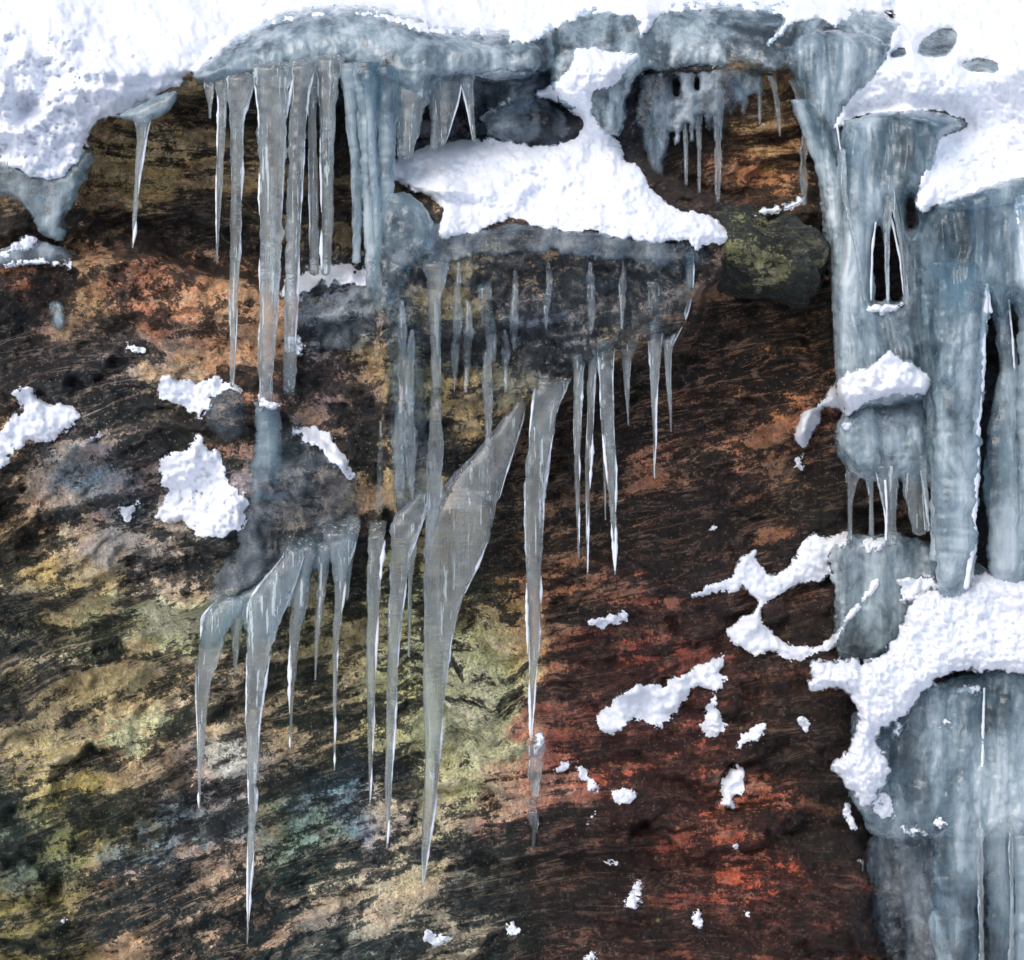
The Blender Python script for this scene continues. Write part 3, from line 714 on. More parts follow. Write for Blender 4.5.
for i, (rows, dp, cap, mk) in enumerate([
    ([(262,930,976),(300,932,990),(350,934,988),(400,932,984),(450,933,980),(500,934,977),(550,936,976),(584,938,970),(612,940,966)], [-.17]*6 + [-.16,-.12,-.03], 20, 1.0),
    ([(286,984,1010),(330,994,1012),(370,999,1020),(430,986,1022),(500,985,1026),(570,987,1030),(600,988,1030)], [-.10]*5 + [-.08, -.0], 16, .85),
    ([(286,1010,1050),(330,1018,1050),(400,1016,1056),(500,1018,1060),(570,1016,1060),(600,1016,1060)], [-.12]*4 + [-.09, 0], 16, .85),
    ([(280,1050,1090),(400,1050,1100),(580,1050,1100)], -.12, 16, .85),
    ([(296,916,936),(360,918,938),(420,926,944),(480,930,946),(560,930,950)], -.12, 9, .9),
    ([(120,842,872),(200,848,872),(260,854,874),(310,862,874),(360,864,878)], -.10, 10, .9),
    ([(100,790,812),(150,810,832),(200,824,846),(250,836,858),(300,840,864),(360,838,866)], -.06, 9, .9)]):
    column('ice_column', rows, dp, M_ICE, cap=cap, milk=mk, parent=fall, seed=60 + i, rough=.09, wob=1.5, sides=28)
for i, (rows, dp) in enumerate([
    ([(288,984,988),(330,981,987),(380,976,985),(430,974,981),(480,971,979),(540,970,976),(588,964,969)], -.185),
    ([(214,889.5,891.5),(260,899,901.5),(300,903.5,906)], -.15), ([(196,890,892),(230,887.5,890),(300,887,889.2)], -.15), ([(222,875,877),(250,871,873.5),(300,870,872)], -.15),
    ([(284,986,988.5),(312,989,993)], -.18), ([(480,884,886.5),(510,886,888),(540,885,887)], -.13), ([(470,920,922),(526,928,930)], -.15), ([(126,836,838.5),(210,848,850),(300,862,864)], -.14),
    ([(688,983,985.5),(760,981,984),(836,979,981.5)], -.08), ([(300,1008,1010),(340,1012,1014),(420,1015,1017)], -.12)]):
    column('white_rim', rows, dp, M_EDGE_WHITE, cap=3, parent=fall, seed=180 + i, rough=.35, wob=1.0, sides=8)  # white strips along column and slot edges
body('ice_apron', [(828,546),(850,534),(900,532),(945,548),(1000,574),(985,590),(920,612),(900,650),(870,664),(842,660),(832,640),(834,600)],
     .06, 18, M_ICE, base=lambda u, v: .04 + 0 * u, back=.06, rag=3, lump=.005, flute=.01, milk=.85, parent=fall, seed=27, step=1.5)
body('ice_slab', [(852,704),(884,722),(930,680),(1030,664),(1110,660),(1110,846),(1022,842),(940,838),(872,842),(860,812),(846,792),(850,740)],
     .07, 30, M_ICE, base=lambda u, v: -.02 + 0 * u, back=.08, rag=2, flute=.022, lump=.01, milk=.95, parent=fall, seed=28, step=1.6)
body('ice_skin', [(866,832),(940,828),(1110,830),(1110,1040),(912,1040),(890,970),(874,930),(868,880)],
     .05, 18, M_GLAZE, base=lambda u, v: .0 + 0 * u, back=.03, rag=2.5, flute=.03, lump=.015, lumpscale=12, milk=.4, parent=fall, seed=29, step=1.6)
for i, (rows, dp, mk) in enumerate([
    ([(690,936,984),(760,938,980),(840,934,980),(900,930,978),(960,934,976),(1030,936,974)], -.05, .8),
    ([(830,984,1008),(900,986,1010),(1030,986,1012)], -.04, .55),
    ([(836,1010,1040),(900,1014,1040),(1030,1012,1044)], -.06, .6)
    ]):
    column('ice_column', rows, dp, M_ICE, cap=12, milk=mk, parent=fall, seed=80 + i, rough=.10, wob=1.2, sides=24)

body('ice_sheet', [(884,14),(1120,14),(1120,190),(930,216),(925,180),(940,130),(890,112)], .05, 20, M_ICE, base=None, baseblur=14, back=.06, rag=1, lump=.01, milk=.8, parent=fall, seed=31)

# the round boulder wedged under the middle snow
def boulder():
    n, m = 70, 90
    th = np.linspace(0.02, np.pi - .02, n); ph = np.arange(m) / m * 2 * np.pi
    T_, F_ = np.meshgrid(th, ph, indexing='ij')
    nx_, ny_, nz_ = np.sin(T_) * np.cos(F_), np.sin(T_) * np.sin(F_), np.cos(T_)
    ca, sa = math.cos(.25), math.sin(.25)
    k = 1.06 + .30 * fbm(nx_ * 1.6 + 3, nz_ * 1.6 + ny_, 4, 5) + .14 * np.abs(fbm(nx_ * 4, nz_ * 4 + ny_ * 3, 5, 8, .6))
    sq = lambda a: a
    a_, b__, c_ = sq(nx_) * .150 * k, sq(ny_) * .17 * k, sq(nz_) * .125 * k
    x_ = a_ * ca - c_ * sa * .6; z_ = a_ * sa * -.5 + c_
    cx, cy_, cz = P(762, 254, -.02)
    V = np.stack([cx + x_, cy_ + b__, cz + z_], -1).reshape(-1, 3)
    ii = np.arange(n * m).reshape(n, m); nx2 = np.roll(ii, -1, 1)
    fs = np.stack([ii[:-1], ii[1:], nx2[1:], nx2[:-1]], -1).reshape(-1, 4)
    N = len(V); pal = (.26, .27, .12, 1); drk = (.022, .030, .027, 1)
    cov = .28 + .34 * np.exp(-((nx_ + .1) ** 2 + (nz_ + .45) ** 2) / .25).ravel()
    o = link('boulder', V, fs, M_ROCK, None, {'light_tone': ('FLOAT_COLOR', np.tile(pal, (N, 1))), 'dark_tone': ('FLOAT_COLOR', np.tile(drk, (N, 1))),
        'cover': ('FLOAT', cov), 'vein': ('FLOAT', np.full(N, .2)), 'spots': ('FLOAT', np.zeros(N)),
        'flow': ('FLOAT_VECTOR', np.stack([V[:, 0] * 3, V[:, 2] * 2, V[:, 1] * 3], -1))})
    tag(o, 'dark green boulder with pale lichen wedged right of the middle snow cap', 'boulder')
boulder()
# ---------------------------------------------------------------- icicles, each one by itself
G3 = 'icicles hanging from the middle block'
G4 = 'icicles hanging from the left drip edge'
G1 = 'icicles hanging from the top ice brow'
def icicle(label, group, rows, depth, milk=1.0, root=None, cap=10, rough=.12, flat=.95, wob=.8, mat=None, rim=''):
    icicle.n += 1
    rows0, dep0 = sorted(rows), depth
    rows = sorted(rows)
    if root is None: root = .09 if group in (G1, G3, G4) else 0
    if root:                                     # the root bends back into the ice it grew from
        dp = list(np.broadcast_to(np.asarray(depth, float), (len(rows),)))
        (v0, l0, r0), (v1, l1, r1) = rows[0], rows[1]
        rows = [(v0 - 15, l0, r0), (v0 - 6, l0, r0)] + rows; depth = [dp[0] + root, dp[0] + root * .45] + dp
    o = column('icicle', rows, depth, mat or M_ICICLE, cap=cap, flat=flat, milk=milk, seed=100 + icicle.n * 7, rough=rough, wob=wob, sides=16)
    for q, side in enumerate(rim):               # sky highlights along the edge, imitated by white strips
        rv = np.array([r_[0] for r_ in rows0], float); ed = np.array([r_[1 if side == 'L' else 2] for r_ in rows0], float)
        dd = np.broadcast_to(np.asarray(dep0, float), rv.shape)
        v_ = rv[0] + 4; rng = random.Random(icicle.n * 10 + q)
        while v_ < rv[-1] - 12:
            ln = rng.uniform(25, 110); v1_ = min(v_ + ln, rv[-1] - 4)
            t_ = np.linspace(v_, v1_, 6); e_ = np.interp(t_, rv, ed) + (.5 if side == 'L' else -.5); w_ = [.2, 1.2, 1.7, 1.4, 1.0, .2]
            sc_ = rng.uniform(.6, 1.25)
            column('edge_highlight', [(a_, b_ - c_ * sc_, b_ + c_ * sc_) for a_, b_, c_ in zip(t_, e_, w_)], list(np.interp(t_, rv, dd) - .004), M_EDGE_WHITE, cap=2.5, parent=o, seed=icicle.n + 3 * q, rough=.4, wob=.8, sides=7)
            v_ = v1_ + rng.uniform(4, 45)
    return tag(o, label, 'icicle', group)
icicle.n = 0
icicle('lone thin icicle under the little ice shelf at the top left', G1, [(116,132,153),(126,136,149),(142,137,146),(180,134.5,140),(220,132.5,137),(248,131.8,133.5)], -.14, rim='R')
icicle('tiny short icicle at the left end of the brow', G1, [(84,204,214),(100,207,212),(118,209,211)], -.14)
icicle('slender icicle left of the long slim one under the brow', G1, [(82,214,231),(100,218,227),(130,217.5,226),(180,216,223),(225,215.6,219.5),(264,216.3,217.8)], -.15, rim='L')
icicle('long slim icicle with forked top, ending above the small glassy hump', G1, [(78,224,256),(100,229,250),(116,231,243.5),(200,230.5,242),(270,229,239.5),(330,229,237),(386,230,234)], -.17, rim='R')
icicle('thickest and longest brow icicle, standing on a crumb of snow', G1, [(68,252,296),(92,255.5,291),(110,258,288),(150,259,284.5),(230,259,281.5),(310,259,277.5),(370,258.5,273.5),(406,259,271)], -.18, 1.15, cap=10, rim='LR')
icicle('long tapering icicle just right of the thickest brow icicle', G1, [(66,286,316),(90,291,309),(150,288,304.5),(230,286,300.5),(310,284.5,297.5),(352,284,295)], -.17, rim='R')
icicle('stubby frosted foot of ice standing under the long tapering icicle', G1, [(346,284,296),(364,282,296),(388,283,295),(400,286,293)], [-.16,-.15,-.12,-.06], .9)
icicle('narrow icicle squeezed behind two broad ones at mid brow', G1, [(64,304,324),(110,307.5,316),(200,309,319),(274,309.5,318.5)], -.13, rim='L')
icicle('broad straight icicle touching down on the small ledge snow', G1, [(60,314,346),(80,318,339),(150,320,334.5),(220,321,333),(274,321.5,330)], -.15, 1.1, cap=9, rim='L')
icicle('wide blunt icicle with a white left edge behind the middle snow cap', G1, [(74,392,432),(100,394,429),(130,396,420),(158,398,412)], -.12, 1.1, cap=9, rim='L')
icicle('narrow stalk between the blunt icicle and the split cone', G1, [(80,424,442),(110,430,440),(150,431,437)], -.09)
icicle('cone shaped icicle left of the dark triangular gap', G1, [(80,432,462),(100,434,460),(120,436,453),(144,438,446)], -.09, 1.0, cap=9, rim='R')
icicle('thin slanting icicle right of the dark triangular gap', G1, [(78,458,476),(96,464,473),(120,469,475),(140,472,476)], -.08, rim='L')
G2 = 'thin dark drips on the upper right recess'
for k, (lab, rows) in enumerate([
    ('dark drip running down the brown recess, leftmost of the drips', [(118,652,664),(150,655,662),(198,656,661)]),
    ('long thin drip with a pale streak in the brown recess', [(110,681,688),(150,684,688),(206,684.5,687)]),
    ('short pale drip right of the streaked drip in the brown recess', [(104,694,702),(150,697,701),(200,698,700)]),
    ('dark drip dividing the brown recess in two, reaching the snow', [(90,712,726),(130,714,722),(180,715,721),(216,716,720)]),
    ('fine black drip over the tall brown rock window', [(76,756,762),(100,758,761),(126,759,760.5)]),
    ('slanting dark drip at the top of the tall brown rock window', [(76,768,774),(100,774,779),(136,779,781)]),
    ('beaded drip down the right edge of the tall brown rock window', [(80,788,796),(120,802,808),(170,800,807),(206,802,806)])]):
    icicle(lab, G2, rows, .03, .7, cap=3, rough=.3)
icicle('clear stream of ice down the front of the middle block, flared at its top', G3, [(264,421,449),(280,426,446),(300,428,441),(350,431,441),(400,431,441),(450,428,444),(506,427,441),(545,427,436)], [-.235]*6 + [-.215,-.185], .55, cap=6)
icicle('short clear drip on the dark front of the middle block', G3, [(288,477,492),(310,479,494),(340,486,497),(362,489,496)], [-.225,-.222,-.215,-.20], .5, cap=4)
icicle('faint long drip right of the clear stream on the middle block', G3, [(352,482,492),(400,484,493),(445,486,491)], [-.20,-.21,-.20], .4, cap=3)
icicle('huge fin shaped icicle with a slanted top and curved right edge', G3, [(396,518,527),(412,507,525.5),(430,494,521),(460,468,511),(490,438,502),(510,426,497),(545,424,487),(575,424,474),(602,424,461),(640,424,451.5),(700,423.5,444.5),(760,425,440),(806,423.5,436),(840,421.8,431),(888,421.5,423.5)], [-.17]*5 + [-.19]*10, .75, cap=10, wob=.3, rough=.045, rim='R')
icicle('long icicle just left of the huge fin, with a slanted shoulder', G3, [(494,416,429),(510,402,426),(524,391,422),(552,390,411.5),(600,389,404.5),(640,387.5,399.5),(700,387,397),(780,385,392),(848,386,388)], -.19, .95, cap=7, rim='R')
icicle('slim dim icicle left of the slanted shoulder icicle', G3, [(536,369,386),(560,368,382),(640,366,377),(720,367,374.5),(804,369.5,371)], -.16, .8, cap=5, rim='R')
icicle('hair thin icicle between the shoulder icicle and the huge fin', G3, [(546,409,417),(580,408,412.5),(656,408,410)], -.16, .8)
icicle('wide topped long icicle alone over the dark rock, right of the huge fin', G3, [(382,536,570),(400,533,561),(420,530.5,556),(460,526.5,549),(500,524.5,544),(560,526,542),(640,527,540.5),(680,529,536),(742,530,532)], -.20, 1.0, cap=8, rim='LR')
icicle('straight narrow icicle, first of the trio at the block corner', G3, [(356,570,586),(372,573,583),(450,574,580.5),(510,576,580),(558,578,579.5)], -.20, rim='R')
icicle('bent narrow icicle in the middle of the trio at the block corner', G3, [(350,588,600),(370,588,596),(440,585.5,593),(500,585,590),(576,586.5,588)], -.20, rim='R')
icicle('bright white icicle, last and thickest of the trio at the block corner', G3, [(344,596,616),(356,598,614),(380,600,613),(420,600.5,613.5),(470,606,616.5),(520,610.5,616),(575,614.5,616)], -.21, 1.3, rim='LR')
icicle('needle of ice half hidden behind the bright white icicle', G3, [(420,601,606),(470,603,606.5),(520,605,606.2)], -.18)
icicle('small hooked icicle right of the bright white icicle', G3, [(334,616,642),(346,620,638),(362,622,632),(400,626,629.5),(426,628,629.2)], -.19, .9)
icicle('broad shouldered icicle below the right end of the middle snow cap', G3, [(282,645,667),(310,648,665.5),(350,648,661),(400,651.5,657),(440,653,656.5),(478,654,655.3)], -.22, 1.15, rim='R')
icicle('short icicle right of the broad shouldered one', G3, [(340,663,675),(352,664,672.5),(380,666,671.5),(410,669,672),(432,670.5,671.8)], -.21)
icicle('curved twig like icicle bending in under the right tip of the snow cap', G3, [(252,684,694),(280,686,694),(300,685,692),(316,681,688),(330,674,681),(346,667,673)], -.22, 1.1, cap=3, rim='R')
icicle('short thick icicle at the left end of the drip edge', G4, [(600,216,246),(615,202,242),(632,201,228),(652,198,221),(684,195.5,211),(735,197,205),(770,197.5,202),(812,198.5,200)], -.15, 1.05, cap=7, rim='L')
icicle('stubby cone tucked between the two largest left icicles', G4, [(606,232,246),(630,231,241),(676,234,236)], -.13, .8)
icicle('longest left icicle, bright and wide topped, its tip near the bottom', G4, [(552,286,306),(566,276,301),(582,262,296),(602,247,288),(630,246.5,276.5),(680,246.5,266),(720,245.5,260.5),(760,247,258),(800,248,257),(860,247,253.5),(900,247,250.5),(944,246.8,248)], -.17, 1.25, cap=9, rim='RL')
icicle('slanting thin icicle right of the longest left icicle', G4, [(548,300,318),(570,298,312),(600,291.5,309),(630,290,301),(700,289,293.5),(752,289.6,290.8)], -.15, rim='L')
icicle('small faint icicle third from the right on the left drip edge', G4, [(546,316,334),(570,318,329),(600,316,325),(632,315,319.5),(680,314.6,316)], -.14, .85)
icicle('forked topped icicle near the right end of the left drip edge', G4, [(534,322,357),(550,329,354),(566,332.5,348),(600,334,343.5),(640,333,339),(700,333,336.5),(770,333.8,335)], -.15, rim='R')
icicle('short icicle stub at the right end of the left drip edge', G4, [(528,346,360),(560,344,353),(600,346,348)], -.13, .8)
icicle('frosty ice nub with a snow cap in the dark rock below the lone icicle', None, [(744,529.5,546),(765,529,543),(796,532,539.5)], -.05, 1.2, rough=.25)
icicle('lower broken frost stub under the snow capped nub', None, [(800,526,536),(825,529,540),(848,531,535)], -.03, 1.0, rough=.35)
G5 = 'icicles on the frozen waterfall'
icicle('thin hooked icicle beside the round boulder', G5, [(226,806,812),(238,801,806),(260,799,802.5),(282,798.8,800)], -.05, 1.1, cap=3, rim='L')
icicle('glassy rod in the dark slot of the upper waterfall', G5, [(196,884,894),(230,884,890),(262,885,889.5),(318,887,889)], -.16, 1.1, cap=5)
icicle('pale leaning rod along the right side of the upper slots', G5, [(176,884,892),(214,893,899),(250,900,906),(304,904,909)], -.17, 1.2, cap=4)
icicle('fine thread of ice running down the left of the upper waterfall', G5, [(150,838,846),(200,842,847),(250,855,859),(300,862,865.5)], -.18, 1.1, cap=3)
icicle('little rod in the open pocket under the waterfall hump', G5, [(474,864,874),(500,869,873.5),(534,869,874)], -.08, .9, cap=4)
icicle('left leg of ice below the waterfall hump, reaching the snow', G5, [(470,846,862),(500,848,853),(540,848,852)], -.04, .7, cap=4)
icicle('stout leg of ice right of the open pocket under the hump', G5, [(466,874,902),(490,880,898),(520,886,896),(545,884,897)], -.11, .95, cap=7, rim='L')
icicle('slim leg of ice between the two narrow pockets under the hump', G5, [(462,898,926),(484,902,924),(512,909,924),(534,914,926)], -.10, .9, cap=6, rim='R')
icicle('bright edged rod next to the big waterfall column', G5, [(456,918,926),(490,922,928),(530,926,930)], -.15, 1.2, cap=4)
icicle('frosty drip slanting off the lower left corner of the waterfall', G5, [(860,856,863),(885,856,862),(910,851,860),(942,844,852)], .0, 1.2, cap=4, rough=.25)
icicle('bright seam of ice down the lower waterfall by the right edge', G5, [(800,1011,1012),(850,1008,1013),(900,1010,1014),(980,1008,1014)], [-.06,-.11,-.11,-.11], 1.2, cap=3, rough=.25)
icicle('white edged seam beside the lower waterfall column', G5, [(780,980,981),(830,977,983),(900,978,984),(980,979,985)], [-.06,-.095,-.095,-.095], 1.2, cap=4, rough=.3)

# ---------------------------------------------------------------- snow
GS = 'snow patches caught on the rock'
def snow(label, poly, T=.045, r=9., group=GS, rag=3.0, lump=.012, lumpscale=14., **kw):
    kw.setdefault('crumb', .008); kw.setdefault('ragscale', 7.); kw.setdefault('pinch', 1.5)
    if group == GS: T *= .46; r *= 1.2; rag *= 1.55; kw['pinch'] = 1.6
    snow.n += 1
    kw.setdefault('baseblur', 3); kw.setdefault('back', .04)
    cat = kw.pop('cat', 'snow'); nm = kw.pop('name', 'snow_patch')
    o = body(nm, poly, T, r, M_SNOW, rag=rag, lump=lump, lumpscale=lumpscale, seed=300 + snow.n * 5, update=kw.pop('update', False), **kw)
    return tag(o, label, cat, group)
snow.n = 0
SB0 = smooth2(SURF, 20)
SB1 = smooth2(SURF, 5)
snow('broad white snow bank along the top, rough at its left end', [(-330,-260),(900,-260),(905,14),(882,12),(850,17),(838,28),(828,24),(806,20),(790,27),(770,46),(765,43),(788,16),(760,12),(720,11),(682,13),(662,15),(650,30),(636,44),(640,18),(600,14),(566,24),(552,33),(536,43),(512,45),(500,32),(490,39),(460,37),(430,36),(400,25),(370,17),(340,15),(300,19),(266,28),(230,46),(200,69),(184,82),(172,91),(150,101),(122,116),(106,119),(95,122),(90,142),(76,167),(56,182),(30,177),(0,163),(-60,160),(-330,170)],
     T=.09, r=34, group=None, lift=-.014, crumb=.006, lump=lambda u, v: .018 + .055 * (1 - sstep(70, 190, u)) * sstep(0, 60, v), lumpscale=26, rag=3, back=.05, name='snow_bank', cat='snow bank', base=lambda u, v: np.minimum(sample(SB0, u, v), -.06 + np.clip(90 - v, 0, 400) * .0040) , step=1.8)
snow('wide snow slope over the waterfall at the upper right', [(880,-260),(1400,-260),(1400,120),(1100,150),(1024,178),(1005,184),(985,191),(960,201),(935,207),(920,214),(914,202),(918,181),(931,161),(935,141),(946,133),(965,126),(964,120),(950,115),(930,111),(905,113),(886,116),(870,114),(855,118),(845,126),(833,131),(835,116),(850,96),(870,75),(885,60),(888,40),(894,25),(890,0)],
     T=.07, r=26, group=None, lift=-.012, lump=.022, lumpscale=22, rag=2.5, back=.05, name='snow_bank', cat='snow bank',
     base=lambda u, v: np.minimum(sample(SB0, u, v), -.08 + np.clip(170 - v - (u - 930) * -.25, -60, 500) * .0028), step=1.7,
     holes=[[(918,54),(924,40),(940,30),(956,31),(954,46),(942,56)],[(962,64),(978,60),(996,62),(996,70),(972,70)],[(890,54),(902,49),(905,54),(894,57)]])
snow('large lumpy snow cap on top of the middle block, narrowing upward to the brow', [(388,168),(400,155),(420,145),(450,140),(490,136),(520,143),(545,145),(570,138),(580,131),(581,122),(566,109),(558,101),(540,98),(530,95),(545,88),(560,75),(572,62),(572,48),(590,46),(615,50),(642,52),(638,63),(626,72),(622,85),(600,90),(592,96),(594,115),(606,130),(620,140),(624,150),(624,160),(640,164),(646,180),(660,195),(680,208),(700,212),(715,215),(726,226),(737,240),(722,248),(706,245),(696,254),(690,243),(675,241),(660,246),(640,241),(620,239),(595,233),(565,231),(540,229),(515,219),(500,223),(480,233),(460,238),(437,239),(436,226),(442,207),(425,196),(405,189),(392,181)],
     T=.055, r=18, group=None, lift=-.012, lump=.016, lumpscale=20, rag=2.5, back=.06, name='snow_heap', baseblur=14, step=1.5)
snow('thin snow strip along the top of the round boulder', [(720,222),(735,213),(760,210),(785,205),(802,197),(803,205),(785,212),(755,217),(730,224)], .03, 5, base=lambda u, v: -.11 + 0 * u)
snow('short snow finger on the dark ice lump under the brow', [(480,117),(494,104),(504,97),(513,93),(513,100),(498,111),(485,122)], .03, 6)
snow('thick snow clump with a small knob at the left edge', [(10,393),(14,387),(25,385),(35,388),(40,397),(60,403),(80,408),(84,418),(72,430),(55,440),(42,443),(30,442),(15,452),(10,462),(-14,480),(-30,440),(0,428),(8,420),(22,408),(12,400)], .07, 14)
snow('irregular snow patch draped over the small glassy hump', [(156,393),(159,376),(172,373),(190,380),(205,378),(221,374),(222,383),(233,380),(243,395),(232,389),(216,396),(207,413),(200,419),(190,413),(170,405)], .05, 10)
snow('tall crumbly snow patch below the small glassy hump', [(200,430),(195,440),(185,446),(170,452),(157,456),(156,470),(159,488),(167,491),(158,508),(155,521),(170,526),(190,523),(195,538),(216,541),(235,534),(248,521),(251,500),(240,490),(226,480),(225,460),(220,450),(206,444)], .06, 15, lump=.03)
snow('slanting snow sliver on the frozen apron', [(292,430),(310,427),(329,430),(336,442),(346,458),(355,475),(353,484),(342,478),(331,463),(318,450),(300,438)], .03, 8)
snow('little notched snow flake on the dark rock left of the tall crumbly patch', [(114,508),(128,505),(145,496),(135,511),(130,523),(122,518)], .025, 5)
snow('snow on the small ledge under the brow icicles', [(277,291),(285,279),(305,272),(330,264),(356,265),(371,272),(374,284),(350,286),(325,283),(306,291),(300,302),(288,299)], .05, 9)
snow('crumb of snow at the foot of the thickest brow icicle', [(256,406),(262,399),(274,399),(281,404),(272,409)], .03, 4, base=lambda u, v: -.19 + 0 * u)
snow('ragged snow scrap on the foot of ice beside the bulge', [(285,340),(294,333),(301,343),(300,356),(290,352)], .025, 5, base=lambda u, v: -.16 + 0 * u)
snow('pale snow dash on the blue rock at upper left', [(124,345),(136,345),(149,352),(142,355)], .018, 4)
snow('diagonal snow ridge at the left edge on the ice ledge', [(-30,258),(0,250),(15,241),(30,233),(38,238),(36,246),(20,252),(5,260),(-30,272)], .04, 7, base=lambda u, v: -.12 + 0 * u)
snow('thin snow rim along the front of the left ice ledge', [(-20,266),(5,262),(30,259),(56,260),(73,262),(70,267),(40,265),(10,268)], .025, 4, base=lambda u, v: -.13 + 0 * u)
snow('narrow snow dash on the rock between the left clump and the tall patch', [(90,437),(100,433),(108,432),(104,436),(94,439)], .012, 3)
snow('snow mound on top of the waterfall hump', [(793,432),(800,413),(815,405),(825,395),(835,380),(850,370),(868,366),(880,355),(888,348),(900,355),(915,364),(930,372),(937,393),(920,398),(895,396),(870,403),(856,411),(846,419),(836,406),(822,411),(820,426),(812,436),(805,450),(796,443)], .075, 14, group=None, baseblur=6, name='snow_mound', lump=.03)
snow('small detached snow tuft under the left tip of the hump mound', [(793,456),(803,451),(804,464),(800,472),(794,466)], .03, 5)
snow('little round snow dot on the waterfall hump', [(842,421),(850,418),(852,426),(846,431),(841,427)], .02, 4, base=lambda u, v: -.135 + 0 * u)
snow('branching snow line curling round an oval of bare rock', [(688,598),(700,588),(718,580),(732,574),(738,560),(748,549),(760,547),(757,560),(770,575),(785,568),(797,555),(797,545),(812,533),(825,537),(840,533),(850,531),(848,545),(832,551),(828,560),(832,574),(820,583),(800,583),(785,592),(770,602),(762,612),(764,622),(775,635),(790,644),(810,645),(828,640),(838,628),(850,610),(862,595),(870,582),(880,575),(882,586),(870,597),(858,611),(848,623),(838,641),(832,652),(815,656),(795,663),(780,656),(765,653),(752,656),(745,649),(724,641),(728,625),(742,615),(755,611),(757,601),(746,591),(742,585),(735,598),(728,593),(710,593),(700,598)], .05, 9, rag=1.8, base=lambda u, v: np.minimum(sample(SB1, u, v), .10))
snow('snow fleck between the waterfall legs', [(858,541),(872,537),(888,540),(887,546),(880,553),(868,551)], .03, 5)
snow('crumbly snow rubble at the foot of the big waterfall column', [(895,582),(910,575),(930,576),(946,580),(944,588),(925,596),(912,606),(900,600)], .05, 8, base=lambda u, v: -.06 + 0 * u, lump=.03)
snow('big snow bank at the right, trailing a crumbly tongue down the ice', [(805,688),(812,672),(812,658),(830,660),(850,658),(866,663),(880,656),(893,641),(905,611),(915,596),(930,586),(950,590),(965,580),(985,570),(1010,575),(1040,580),(1180,570),(1180,690),(1040,680),(1005,673),(985,673),(965,669),(946,676),(931,686),(919,699),(911,711),(896,723),(882,730),(874,745),(889,756),(891,771),(881,791),(872,806),(862,808),(856,796),(842,781),(831,768),(838,754),(850,748),(852,735),(859,715),(851,696),(835,689),(820,691)], .075, 17, group=None, lump=.022, lumpscale=20, rag=4.0, crumb=.012, base=lambda u, v: -.06 - np.clip(v - 600, -40, 80) * .0008, back=.08, name='snow_bank', cat='snow bank', step=1.5)
snow('ragged end of snow below the crumbly tongue on the ice slab', [(864,795),(880,792),(891,796),(894,815),(886,821),(872,811)], .03, 6, base=lambda u, v: -.085 + 0 * u)
snow('short snow smear near the bottom of the ice slab', [(902,826),(914,826),(930,832),(928,836),(908,834)], .02, 4, base=lambda u, v: -.085 + 0 * u)
snow('snow dab in the middle of the lower ice slab', [(930,822),(940,817),(950,820),(946,827),(934,827)], .02, 4, base=lambda u, v: -.095 + 0 * u)
snow('oval snow dab at the top of the ice slab', [(957,690),(965,683),(980,686),(980,693),(964,692)], .02, 5, base=lambda u, v: -.085 + 0 * u)
snow('snow spot between the slab top and the crumbly tongue', [(940,720),(945,713),(951,717),(949,728),(941,728)], .02, 4, base=lambda u, v: -.095 + 0 * u)
snow('snow tuft just right of the crumbly tongue', [(892,728),(898,720),(903,726),(901,735),(893,735)], .025, 4, base=lambda u, v: -.085 + 0 * u)
snow('narrow snow edge on the left corner of the ice slab', [(842,808),(848,802),(852,815),(856,830),(850,826)], .02, 4, base=lambda u, v: -.03 + 0 * u)
snow('snow ridge on the upper waterfall sheet, bright wedge', [(851,312),(868,303),(890,303),(906,298),(904,308),(882,312),(868,318),(856,331),(850,323)], .04, 6, base=lambda u, v: -.15 + 0 * u)
snow('snow smear at the right edge below the upper snow slope', [(1004,228),(1012,206),(1020,190),(1050,184),(1050,222),(1014,234)], .03, 7, base=lambda u, v: -.20 + 0 * u)
snow('long ragged snow patch in the middle of the red rock', [(592,718),(605,705),(620,695),(640,683),(660,685),(690,670),(710,658),(725,650),(728,660),(721,668),(729,680),(720,692),(700,688),(690,692),(680,710),(665,725),(655,728),(640,718),(625,725),(618,738),(605,735),(597,728)], .045, 10)
snow('pear shaped snow patch hanging below the long ragged one', [(694,730),(703,718),(708,700),(717,694),(721,710),(727,722),(722,735),(710,742),(702,735)], .04, 9)
snow('rounded snow patch on red rock, right of the pear shaped one', [(733,749),(744,729),(760,722),(769,726),(763,741),(748,745),(740,751)], .04, 8)
snow('small tilted snow bit alone on dark rock near the ice slab', [(796,718),(803,714),(811,722),(808,734),(800,730)], .03, 5)
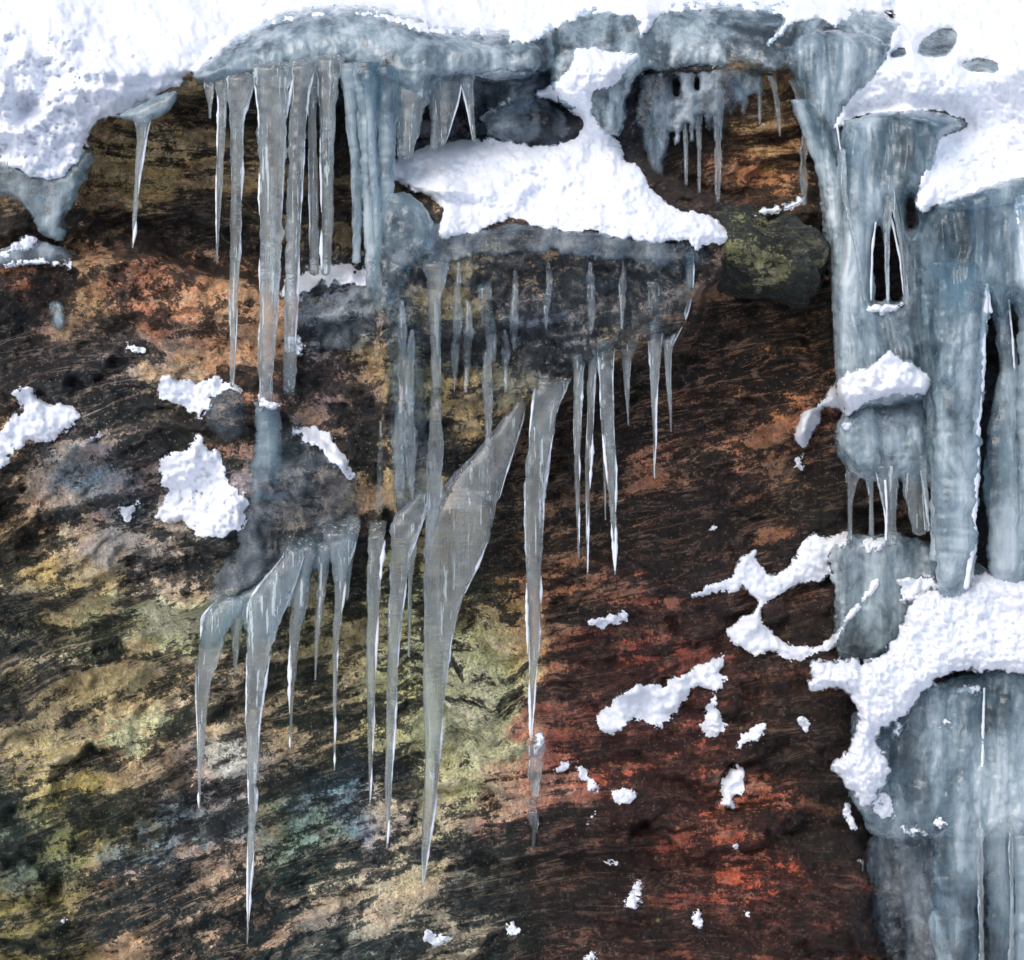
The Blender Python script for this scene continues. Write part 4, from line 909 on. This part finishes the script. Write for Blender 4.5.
snow('upright crumpled snow patch on the rust coloured rock', [(720,795),(722,780),(733,764),(746,767),(743,780),(747,793),(736,798),(736,811),(722,806)], .04, 8)
snow('flat broken snow patch below the trio of icicles', [(586,621),(600,617),(612,612),(629,606),(629,625),(615,625),(600,630)], .025, 5, rag=3)
snow('smooth egg shaped snow patch on the red rock', [(607,791),(618,787),(634,788),(641,797),(631,806),(615,807)], .04, 9, rag=1)
snow('thin bent snow patch left of the egg shaped one', [(571,766),(578,761),(592,775),(601,785),(601,796),(590,793),(583,780)], .03, 5)
snow('small snow nugget left of the thin bent patch', [(556,770),(562,762),(570,762),(566,770),(558,774)], .025, 4)
snow('slim snow chip below the thin bent patch', [(584,824),(590,813),(595,815),(589,826)], .018, 3)
snow('white snow tip on the frosty ice nub', [(532,748),(535,736),(541,733),(546,740),(543,748)], .03, 5, base=lambda u, v: -.06 + 0 * u)
snow('two lobed snow patch on dark rock near the bottom', [(621,906),(630,892),(631,883),(642,880),(646,887),(638,898),(640,908),(628,911)], .035, 6)
snow('small snow bit right of the two lobed patch', [(691,912),(699,909),(704,920),(700,929),(694,925)], .03, 5)
snow('saddle shaped snow patch at the bottom under the fin', [(420,936),(430,929),(440,934),(451,931),(456,942),(440,945),(425,946)], .03, 6)
snow('tiny snow nugget between the saddle patch and the two lobed one', [(507,924),(516,921),(521,928),(515,937),(509,936)], .03, 5)
snow('half round snow bit at the bottom edge', [(583,956),(590,948),(599,951),(595,960),(585,961)], .03, 5)
snow('faint snow dash above the branching snow line', [(704,529),(712,526),(720,528),(714,533),(706,532)], .015, 3)
snow('round snow grain below the upright crumpled patch', [(732,846),(737,841),(742,846),(738,852)], .02, 3.5)
snow('lone snow grain at the lower right of the red rock', [(743,914),(747,911),(750,916),(746,920)], .02, 3)
snow('row of snow specks under the egg shaped patch', [(600,860),(608,861),(618,864),(619,869),(608,866)], .015, 3, rag=3)
snow('white snow speck above the bottom left corner rock', [(60,920),(66,918),(70,922),(64,925)], .015, 3)
snow('snow speck on dark rock inside the oval of bare rock', [(752,567),(757,562),(760,568),(756,573)], .015, 3)
